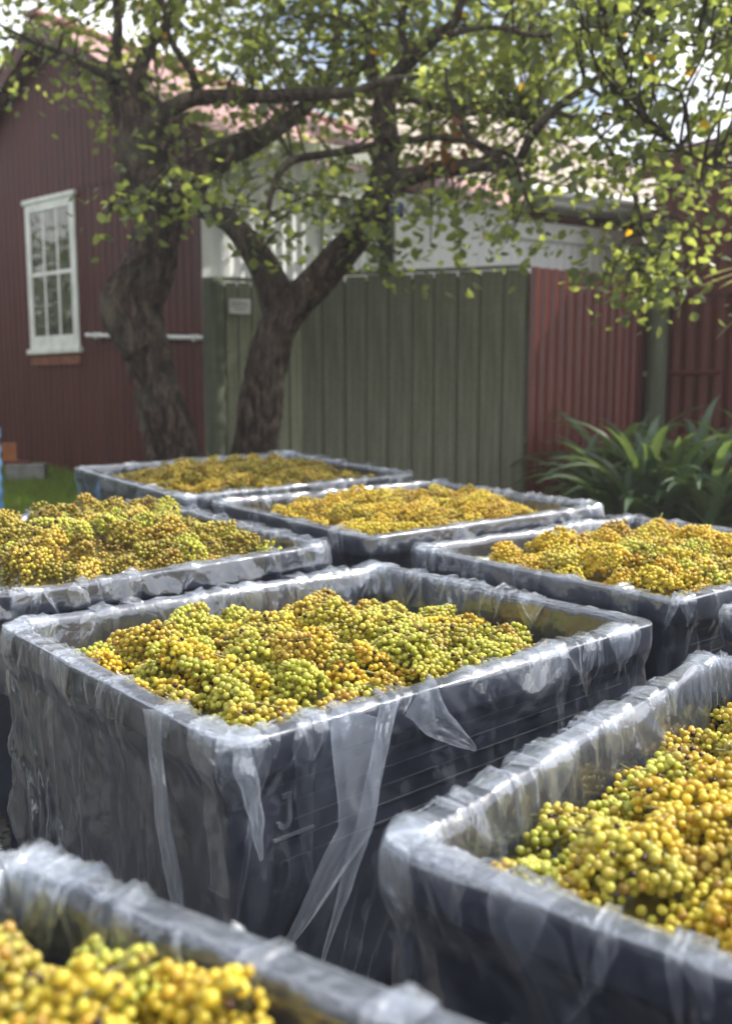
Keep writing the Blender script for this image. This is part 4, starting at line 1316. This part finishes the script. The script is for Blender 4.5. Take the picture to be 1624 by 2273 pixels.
        lift = .002 + hi * np.sin(np.pi * np.clip(t, .03, .93)) * np.abs(w * .5 + r.choice([-.5, .5]) + r.uniform(-.2, .2)) ** .8
        lift = lift + .003 * facet(w * 2 + k, t * abs(Lf) * 40, seed + k)
        V = place(uu, sv, lift).reshape(-1, 3)
        gg = np.clip(r.uniform(.06, .42) * (1.6 if typ == 3 else 1) + .4 * (np.abs(w) > .8) + 0 * t, 0, 1.6) * np.ones_like(uu)  # milkier edges paint in the brightness along each tuck
        bag.add(V, grid_faces(nt_, nw_), np.repeat(gg.reshape(-1, 1), 3, 1))
    q = link('tucks', bag.mesh('tucks', M['film'], True), root); q['kind'] = 'stuff'
    return P, N, u, tot


def pleat(root, p0, p1, w0, w1, wm, nrm, seed, stand=.03, pm=None, tm=.55):
    """a loose fold of spare film: a flattened pocket from p0 on the rim to p1, wm wide in the middle"""
    p0, p1, nrm = map(lambda q: np.asarray(q, float), (p0, p1, nrm))
    ax = p1 - p0; side = np.cross(nrm, ax); side /= np.linalg.norm(side)
    nt, nw = 40, 25
    t = np.linspace(0, 1, nt)
    width = np.where(t < .14, w0 + (wm - w0) * (t / .14), w1 + (wm - w1) * np.clip(1 - (t - .14) / .86, 0, 1) ** .8)
    w = np.linspace(-1, 1, nw)
    T, Wd = np.meshgrid(t, w, indexing='ij')
    ctr = p0 + T[..., None] * ax
    if pm is not None:
        pm = np.asarray(pm, float)
        ctr = np.where((T < tm)[..., None], p0 + (pm - p0) * (T / tm)[..., None], pm + (p1 - pm) * ((T - tm) / (1 - tm))[..., None])
    out = []
    cr = .8 * facet(Wd * 1.6 + .3 * T, T * 4.5, seed + 8) + .4 * facet(Wd * 3.3, T * 11, seed + 9)
    for sgn in (1, -1):
        body = np.sin(np.pi * np.clip(T, .02, .92))
        h = .007 + stand * body * (.55 + .45 * (1 - Wd ** 2) ** .5 * sgn) + .010 * cr * body * (1 - Wd ** 2)
        ww = width[:, None] * Wd + .006 * perlin(T * 4, 3 + 0 * Wd, seed + 5)
        V = ctr + ww[..., None] * side + h[..., None] * nrm
        out.append(V.reshape(-1, 3))
    F = grid_faces(nt, nw)
    V = np.concatenate(out); F = np.concatenate([F, F[:, ::-1] + nt * nw])
    ga = np.clip(.7 + .6 * np.abs(Wd) ** 10 + .15 * cr * (1 - np.abs(Wd)), 0, 1).reshape(-1)  # double film, its bright grazing edges put into the tint
    ga = np.repeat(np.concatenate([ga, ga])[:, None], 3, 1)
    link('loose_fold', mesh('loose_fold', V, F, M['film'], True, ga), root)


def ico(sub):
    bm = bmesh.new(); bmesh.ops.create_icosphere(bm, subdivisions=sub, radius=1.0)
    V = np.array([v.co for v in bm.verts]); bm.faces.ensure_lookup_table()
    F = np.array([[v.index for v in f.verts] for f in bm.faces]); bm.free()
    return V, F
ICO0, ICO1, ICO2 = ico(1), ico(2), ico(3)


def berry_palette(kind, n):
    P = {'green': [(.61, .63, .11), (.67, .68, .15), (.52, .56, .09), (.72, .63, .13), (.62, .57, .10), (.50, .41, .09)],
         'gold': [(.80, .62, .08), (.78, .64, .09), (.80, .58, .07), (.74, .66, .10), (.72, .54, .07), (.58, .40, .07)],
         'olive': [(.44, .37, .065), (.50, .43, .08), (.38, .36, .06), (.47, .35, .065), (.35, .25, .055)],
         'amber': [(.68, .53, .10), (.72, .57, .11), (.60, .45, .09), (.66, .56, .10), (.50, .36, .07)]}[kind]
    c = np.array(P)[rng.integers(0, len(P), n)] * .42 + np.array(P)[rng.integers(0, len(P))] * .58
    return np.clip(c * rng.uniform(.68, 1.16, (n, 1)), 0, .9)


def grape_heap(a, b, H, edge, dome, seed, mix, br=.0072, frame=None, step=.092, slope=(0, 0), deep=.048, m=8000, rough=.024):
    """bunches packed on the heap without berries running through each other.
    returns [(centre, axis, [(pos, r, colour)])]"""
    ai, bi = a - .070, b - .070
    def h(x, y):
        q = np.clip(1 - np.maximum(np.abs(x / ai), np.abs(y / bi)) ** 7, 0, 1) * .6 + np.clip(1 - (x / ai) ** 2, 0, 1) * np.clip(1 - (y / bi) ** 2, 0, 1) * .4
        return H - edge + dome * q + slope[0] * x + slope[1] * y + rough * perlin(x * 5.2 + seed, y * 5.2, seed) + .016 * perlin(x * 13, y * 13 + seed, seed + 1)
    cell = .02
    grid = {}
    def ok(p, r, tol=.80):
        ix, iy, iz = int(p[0] // cell), int(p[1] // cell), int(p[2] // cell)
        for dx in (-1, 0, 1):
            for dy in (-1, 0, 1):
                for dz in (-1, 0, 1):
                    for (qx, qy, qz, qr) in grid.get((ix + dx, iy + dy, iz + dz), ()):
                        s = (r + qr) * tol
                        ex, ey, ez = p[0] - qx, p[1] - qy, p[2] - qz
                        if ex * ex + ey * ey + ez * ez < s * s: return False
        return True
    def put(p, r):
        grid.setdefault((int(p[0] // cell), int(p[1] // cell), int(p[2] // cell)), []).append((p[0], p[1], p[2], r))
    # jittered lattice of bunch centres
    nx = max(2, int(round(2 * ai / step))); ny = max(2, int(round(2 * bi / (step * .82))))
    cents = [((i + .5 + rng.uniform(-.42, .42)) / nx * 2 * ai - ai, (j + .5 + rng.uniform(-.42, .42)) / ny * 2 * bi - bi) for i in range(nx) for j in range(ny)]
    rng.shuffle(cents)
    out = []
    names = list(mix)
    for (x, y) in cents:
        if frame is not None and not frame(x, y): continue
        kind = names[rng.choice(len(names), p=list(mix.values()))]
        az = rng.uniform(0, 2 * np.pi); tilt = rng.normal(0, .22)
        L = rng.uniform(.10, .165); Rb = rng.uniform(.030, .044)
        t = np.array([math.cos(az) * math.cos(tilt), math.sin(az) * math.cos(tilt), math.sin(tilt)])
        cz = float(h(x, y)) - Rb * .55 + rng.uniform(-.026, .026)
        c = np.array([x, y, cz])
        s1 = np.cross(t, (0, 0, 1)); s1 /= np.linalg.norm(s1); s2 = np.cross(s1, t)
        nn = int(230 * L / .13)
        s = rng.uniform(0, 1, nn); ang = rng.uniform(-2.1, 2.1, nn)
        prof = Rb * np.clip(1.15 * np.sqrt(np.clip(s * 6, 0, 1)) * (1 - .62 * s ** 1.4), .1, 1.2) * (1 + .25 * perlin(s * 3 + x * 50, ang * 1.2 + y * 50, seed + 3))
        rad = prof * rng.choice([1, 1, 1, .72], nn)
        pos = c + (s[:, None] - .5) * L * t + rad[:, None] * (np.cos(ang)[:, None] * s2 + np.sin(ang)[:, None] * s1)
        r = br * rng.uniform(.70, 1.18, nn)
        col = berry_palette(kind, nn)
        dead = rng.uniform(0, 1, nn) < .045
        col[dead] = np.array([.05, .02, .014]) * rng.uniform(.7, 1.8, (dead.sum(), 1)); r[dead] *= .72
        spot = rng.uniform(0, 1, nn) < .07
        col[spot] = col[spot] * np.array([.8, .62, .7])
        order = np.argsort(-pos[:, 2])
        lst = []
        for i in order:
            p = pos[i]
            if abs(p[0]) > ai + .012 or abs(p[1]) > bi + .012: continue
            if p[2] < float(h(p[0], p[1])) - deep: continue
            if ok(p, r[i]):
                put(p, r[i]); lst.append((p, r[i], col[i]))
        if len(lst) >= 4: out.append((c, t, L, lst, kind))
    # second pass: odd berries that have settled into the gaps join the nearest bunch
    cc = np.array([o[0][:2] for o in out])
    xs, ys = rng.uniform(-ai, ai, m), rng.uniform(-bi, bi, m)
    hs = h(xs, ys)
    for k in range(m):
        if frame is not None and not frame(xs[k], ys[k]): continue
        p = (xs[k], ys[k], float(hs[k]) - rng.uniform(.027, deep + .006)); r = br * rng.uniform(.8, 1.1)
        if ok(p, r):
            j = ((cc - p[:2]) ** 2).sum(1).argmin()
            q = out[j][3]; put(p, r); q.append((np.array(p), r, q[0][2] * rng.uniform(.8, 1.1)))
    return out, h


def stems_mesh(c, t, L, lst):
    """rachis with a few bare pedicels"""
    bag = Bag()
    s1 = np.cross(t, (0, 0, 1)); s1 /= np.linalg.norm(s1) + 1e-6
    up = np.array([0, 0, 1.0])
    top = c + up * .026
    P = [top + t * L * .5 * q + s1 * .006 * math.sin(q * 4) for q in (.5, .1, -.4)] + [top - t * L * .56 + up * rng.uniform(-.01, .012) + s1 * rng.uniform(-.02, .02)]
    V, F = tube(P, [.0014, .0019, .0024, .0022], 5, .02); bag.add(V - c, F)
    for k in range(min(12, len(lst))):
        p = lst[rng.integers(0, len(lst))][0]
        q = rng.uniform(-.5, .5)
        s = top + t * L * q - up * .012
        e = s + (p - s) * rng.uniform(.5, 1.05)
        V, F = tube([s, (s + e) / 2 + rng.normal(0, .003, 3), e], [.0013, .0011, .0009], 4, .02); bag.add(V - c, F)
    return bag.mesh('stem', M['stem'], True)


BINS = {  # centre x, y, rim z, heading of the long side, tilt, length, width, height, heap edge, dome, palette mix, skirt
    'A': dict(q=(-.083, 2.105, .768, .858, 0, 0), d=(1.2, 1.0), edge=.125, dome=.115, step=.094, mix=dict(green=.68, gold=.18, amber=.14), skirt=.62,
              lab='big dark bin in the middle of the yard, nearest whole one', bun='grape bunch heaped in the middle bin', grp='grape bunches in the middle bin', mode='berries', fine=1.25, slope=(-.035, -.02)),
    'E': dict(q=(.742, 1.230, .745, .709, .02, -.019), d=(1.14, .95), edge=.11, dome=.10, step=.086, mix=dict(green=.3, gold=.6, amber=.1), skirt=.62,
              lab='dark bin at lower right with golden grapes', bun='golden grape bunch heaped in the lower right bin', grp='grape bunches in the lower right bin', mode='berries', fine=1.25, slope=(0, -.02)),
    'F': dict(q=(-.352, .252, .785, .61, .03, -.033), d=(1.23, 1.02), edge=.045, rough=.010, step=.078, dome=.075, mix=dict(green=.3, gold=.6, amber=.1), skirt=.5,
              lab='dark bin at lower left corner, closest and blurred', bun='golden blurred grape bunch in the lower left bin', grp='grape bunches in the lower left bin', mode='berries', fine=1.0, slope=(0, -.02)),
    'C': dict(q=(-.886, 2.955, .846, .892, .007, .038), d=(1.02, 1.225), edge=.085, dome=.155, mix=dict(green=.35, olive=.45, amber=.2), skirt=.3,
              lab='dark bin at left edge behind the middle bin', bun='olive grape bunch heaped in the left bin', grp='grape bunches in the left bin', mode='bunch', step=.118, fine=.72, slope=(-.02, 0)),
    'B': dict(q=(.925, 2.962, .806, .902, .001, .011), d=(1.2, 1.0), edge=.105, dome=.115, mix=dict(green=.4, gold=.5, amber=.1), skirt=.4,
              lab='dark bin at right behind the middle bin', bun='heap of yellow grapes in the bin at right', mode='heap', fine=.66, slope=(.02, 0)),
    'H': dict(q=(.170, 3.740, .864, .900, -.009, .030), d=(1.26, 1.05), edge=.11, dome=.12, mix=dict(gold=.6, amber=.25, olive=.15), skirt=.4,
              lab='dark bin in the far row in front of the gate', bun='heap of golden grapes in the far bin before the gate', mode='heap', fine=.65, slope=(0, 0)),
    'D': dict(q=(-.616, 4.630, .930, .871, -.019, .056), d=(1.35, 1.12), edge=.10, dome=.12, mix=dict(olive=.7, amber=.2, gold=.1), skirt=.5,
              lab='farthest dark bin, standing before the two tree trunks', bun='heap of brownish olive grapes in the farthest bin', mode='heap', fine=.65, slope=(0, 0)),
    'G': dict(q=(1.602, 2.084, .80, .89, 0, 0), d=(1.2, 1.0), edge=.14, dome=.10, mix=dict(gold=.6, green=.4), skirt=.25,
              lab='dark bin showing only a corner at right edge', bun='heap of grapes in the bin cut by right edge', mode='heap', fine=.4, slope=(0, 0)),
}
TOTAL_BERRIES = 0


def build_bin(key, B, seed):
    x, y, zr, yaw, tx, ty = B['q']
    Ld, Wd = B['d']
    d2 = np.array([math.sin(yaw), math.cos(yaw), 0]); d1 = np.array([-math.cos(yaw), math.sin(yaw), 0])
    d2[2] = tx * d2[0] + ty * d2[1]; d1[2] = tx * d1[0] + ty * d1[1]
    d2 /= np.linalg.norm(d2); d1 -= d2 * (d1 @ d2); d1 /= np.linalg.norm(d1); up = np.cross(d2, d1)
    H = .775 if key in 'ABFEG' else .755
    Mx = Matrix((( d2[0], d1[0], up[0], x - up[0] * H), (d2[1], d1[1], up[1], y - up[1] * H), (d2[2], d1[2], up[2], zr - up[2] * H), (0, 0, 0, 1)))
    Mn = np.array(Mx)
    def toworld(p): return Mn[:3, :3] @ np.asarray(p, float) + Mn[:3, 3]
    a, b = Ld / 2, Wd / 2
    root = thing('harvest_bin', (0, 0, 0), B['lab'], 'bin', 'dark harvest bins in the yard'); root.matrix_world = Mx
    make_bin(root, a, b, H)
    ln = thing('plastic_liner', (0, 0, 0), 'crumpled clear plastic liner over the ' + B['lab'].replace('big dark', 'big').replace('dark ', '').split(',')[0], 'liner', 'clear plastic liners over the bins')
    ln.matrix_world = Mx
    make_liner(ln, a, b, H, seed * 1000, B['skirt'], B['fine'], nfold=46 if key in 'AEF' else 26)
    # grapes
    def frame(px_, py_):
        u_, v_, dep = project(toworld((px_, py_, H - .06)))
        return dep > .12 and -190 < u_ < 1624 + 190 and v_ < 2273 + 260
    out, h = grape_heap(a, b, H, B['edge'], B['dome'], seed, B['mix'], frame=frame, slope=B['slope'], rough=B.get('rough', .024), step=B.get('step', .092), deep=.048 if B['mode'] == 'berries' else .027, m=5500 if B['mode'] == 'berries' else 4000, br=.0063)
    # dark bed of buried fruit below
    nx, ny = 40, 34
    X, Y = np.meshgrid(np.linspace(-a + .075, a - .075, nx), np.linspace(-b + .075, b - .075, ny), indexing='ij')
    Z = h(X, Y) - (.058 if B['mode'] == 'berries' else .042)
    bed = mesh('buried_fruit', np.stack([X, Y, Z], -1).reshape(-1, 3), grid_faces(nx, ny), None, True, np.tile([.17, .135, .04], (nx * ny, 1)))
    global TOTAL_BERRIES
    nber = sum(len(o[3]) for o in out); TOTAL_BERRIES += nber
    print('bin', key, 'bunches', len(out), 'berries', nber)
    if B['mode'] == 'heap':
        bag = Bag(); Vi, Fi = ICO0 if key in 'HDG' else ICO1
        for c, t, L, lst, kd in out:
            for p, r, col in lst:
                Vq, Fq = (Vi, Fi) if p[2] > float(h(p[0], p[1])) - .006 else ICO0      # buried ones coarser
                bag.add(Vq * r + p, Fq, col)
        st = Bag()
        o = tag(link('grape_heap', bag.mesh('grape_heap', M['berry_v'], True)), B['bun'], 'grapes', None, 'stuff'); o.matrix_world = Mx
        bed.materials.append(M['berry_v']); q = link('buried_fruit', bed, o); q['kind'] = 'stuff'
        for c, t, L, lst, kd in out[::3]:
            m_ = stems_mesh(c, t, L, lst); link('stem', m_, o, tuple(c))
        return
    bed.materials.append(M['berry_v'])
    q = tag(link('buried_fruit', bed), 'dark packed fruit under the bunches of the ' + B['grp'].replace('grape bunches in the ', ''), 'grapes', None, 'stuff'); q.matrix_world = Mx
    bm_ = BERRY
    for c, t, L, lst, kd in out:
        o = bpy.data.objects.new('grape_bunch', None); COL.objects.link(o); o.empty_display_size = .02
        o.matrix_world = Mx @ Matrix.Translation(Vector(c))
        hue = dict(green='yellow-green', gold='golden', olive='dull olive', amber='amber brown')[kd]
        zx, zy = c[0] / a, c[1] / b
        if max(abs(zx), abs(zy)) < .36: where = 'at the centre of'
        elif abs(zx) > .45 and abs(zy) > .45: where = {(1, 1): 'in the back corner of', (1, -1): 'in the right corner of', (-1, 1): 'in the left corner of', (-1, -1): 'in the near corner of'}[(int(np.sign(zx)), int(np.sign(zy)))]
        elif abs(zx) > abs(zy): where = 'along the back right rim of' if zx > 0 else 'along the near left rim of'
        else: where = 'along the back left rim of' if zy > 0 else 'along the near right rim of'
        tag(o, f"{hue} grape bunch {where} {B['grp'].replace('grape bunches in ', '')}", 'grapes', B['grp'])
        link('stem', stems_mesh(c, t, L, lst), o)
        if B['mode'] == 'berries':
            for p, r, col in lst:
                e = bpy.data.objects.new('berry', bm_); COL.objects.link(e); e.parent = o
                e.location = p - c; e.scale = (r, r, r * 1.06); e.rotation_euler = tuple(rng.uniform(0, 3.1, 3)); e.color = (*col, 1)
        else:
            bag = Bag(); Vi, Fi = ICO1
            for p, r, col in lst:
                Vq, Fq = (Vi, Fi) if p[2] > float(h(p[0], p[1])) - .006 else ICO0
                bag.add(Vq * r + (p - c), Fq, col)
            e = link('berries', bag.mesh('berries', M['berry_v'], True), o); e['kind'] = 'stuff'
    if key == 'A':
        # raised mark and loose folds on the wall that faces the camera: local -y side, near its left end
        zt = H - .13
        def bar(x0, x1, z0, z1, nm='embossed_mark'):
            m_ = MB(); m_.box(x0, x1, -b + .010, -b + .022, z0, z1); return m_
        J = MB()
        jx, yy0, yy1 = -a + .125, -b + .020, -b + .0275
        J.box(jx, jx + .008, yy0, yy1, zt - .032, zt + .014)
        for k in range(7):
            a0, a1 = math.pi * k / 7, math.pi * (k + 1) / 7
            cxx, czz, r0, r1 = jx - .007, zt - .032, .007, .015
            pts = [(cxx + r_ * math.cos(-q_), czz + r_ * math.sin(-q_)) for r_, q_ in ((r0, a0), (r1, a0), (r1, a1), (r0, a1))]
            J.add([(p_[0], yy0, p_[1]) for p_ in pts] + [(p_[0], yy1, p_[1]) for p_ in pts], [(0, 3, 2, 1), (4, 5, 6, 7), (0, 1, 5, 4), (1, 2, 6, 5), (2, 3, 7, 6), (3, 0, 4, 7)])
        J.box(jx - .010, jx - .0005, yy0, yy1, zt + .0065, zt + .0138)
        J.box(jx - .028, jx + .055, yy0, yy1, zt - .064, zt - .060)
        link('embossed_letter', J.mesh('embossed_letter', M['emboss']), root)
        nl = np.array([0, -1, 0.0]); ns_ = np.array([-1, 0, 0.0])
        pleat(ln, (-a + .25, -b - .002, H + .002), (-a + .075, -b + .005, H - .39), .060, .002, .064, nl, 5, .022, (-a + .235, -b - .004, H - .20), .52)
        pleat(ln, (-a + .325, -b - .002, H + .002), (-a + .17, -b + .005, H - .44), .022, .003, .020, nl, 9, .024)
        pleat(ln, (-a + .39, -b - .002, H + .002), (-a + .56, -b + .008, H - .15), .045, .003, .042, nl, 15, .012, (-a + .45, -b - .0, H - .07), .5)
        pleat(ln, (-a + .015, -b + .0, H + .002), (-a + .055, -b + .006, H - .20), .012, .003, .020, nl, 31, .018)
        pleat(ln, (-a - .0, -b + .23, H + .002), (-a + .006, -b + .13, H - .40), .035, .006, .026, ns_, 21, .022, (-a - .002, -b + .19, H - .12), .3)


BERRY = mesh('berry', ICO2[0], ICO2[1], M['berry'], True)
for i, (k, B) in enumerate(BINS.items()):
    build_bin(k, B, i + 1)
print('TOTAL berries', TOTAL_BERRIES, 'objects', len(bpy.data.objects))
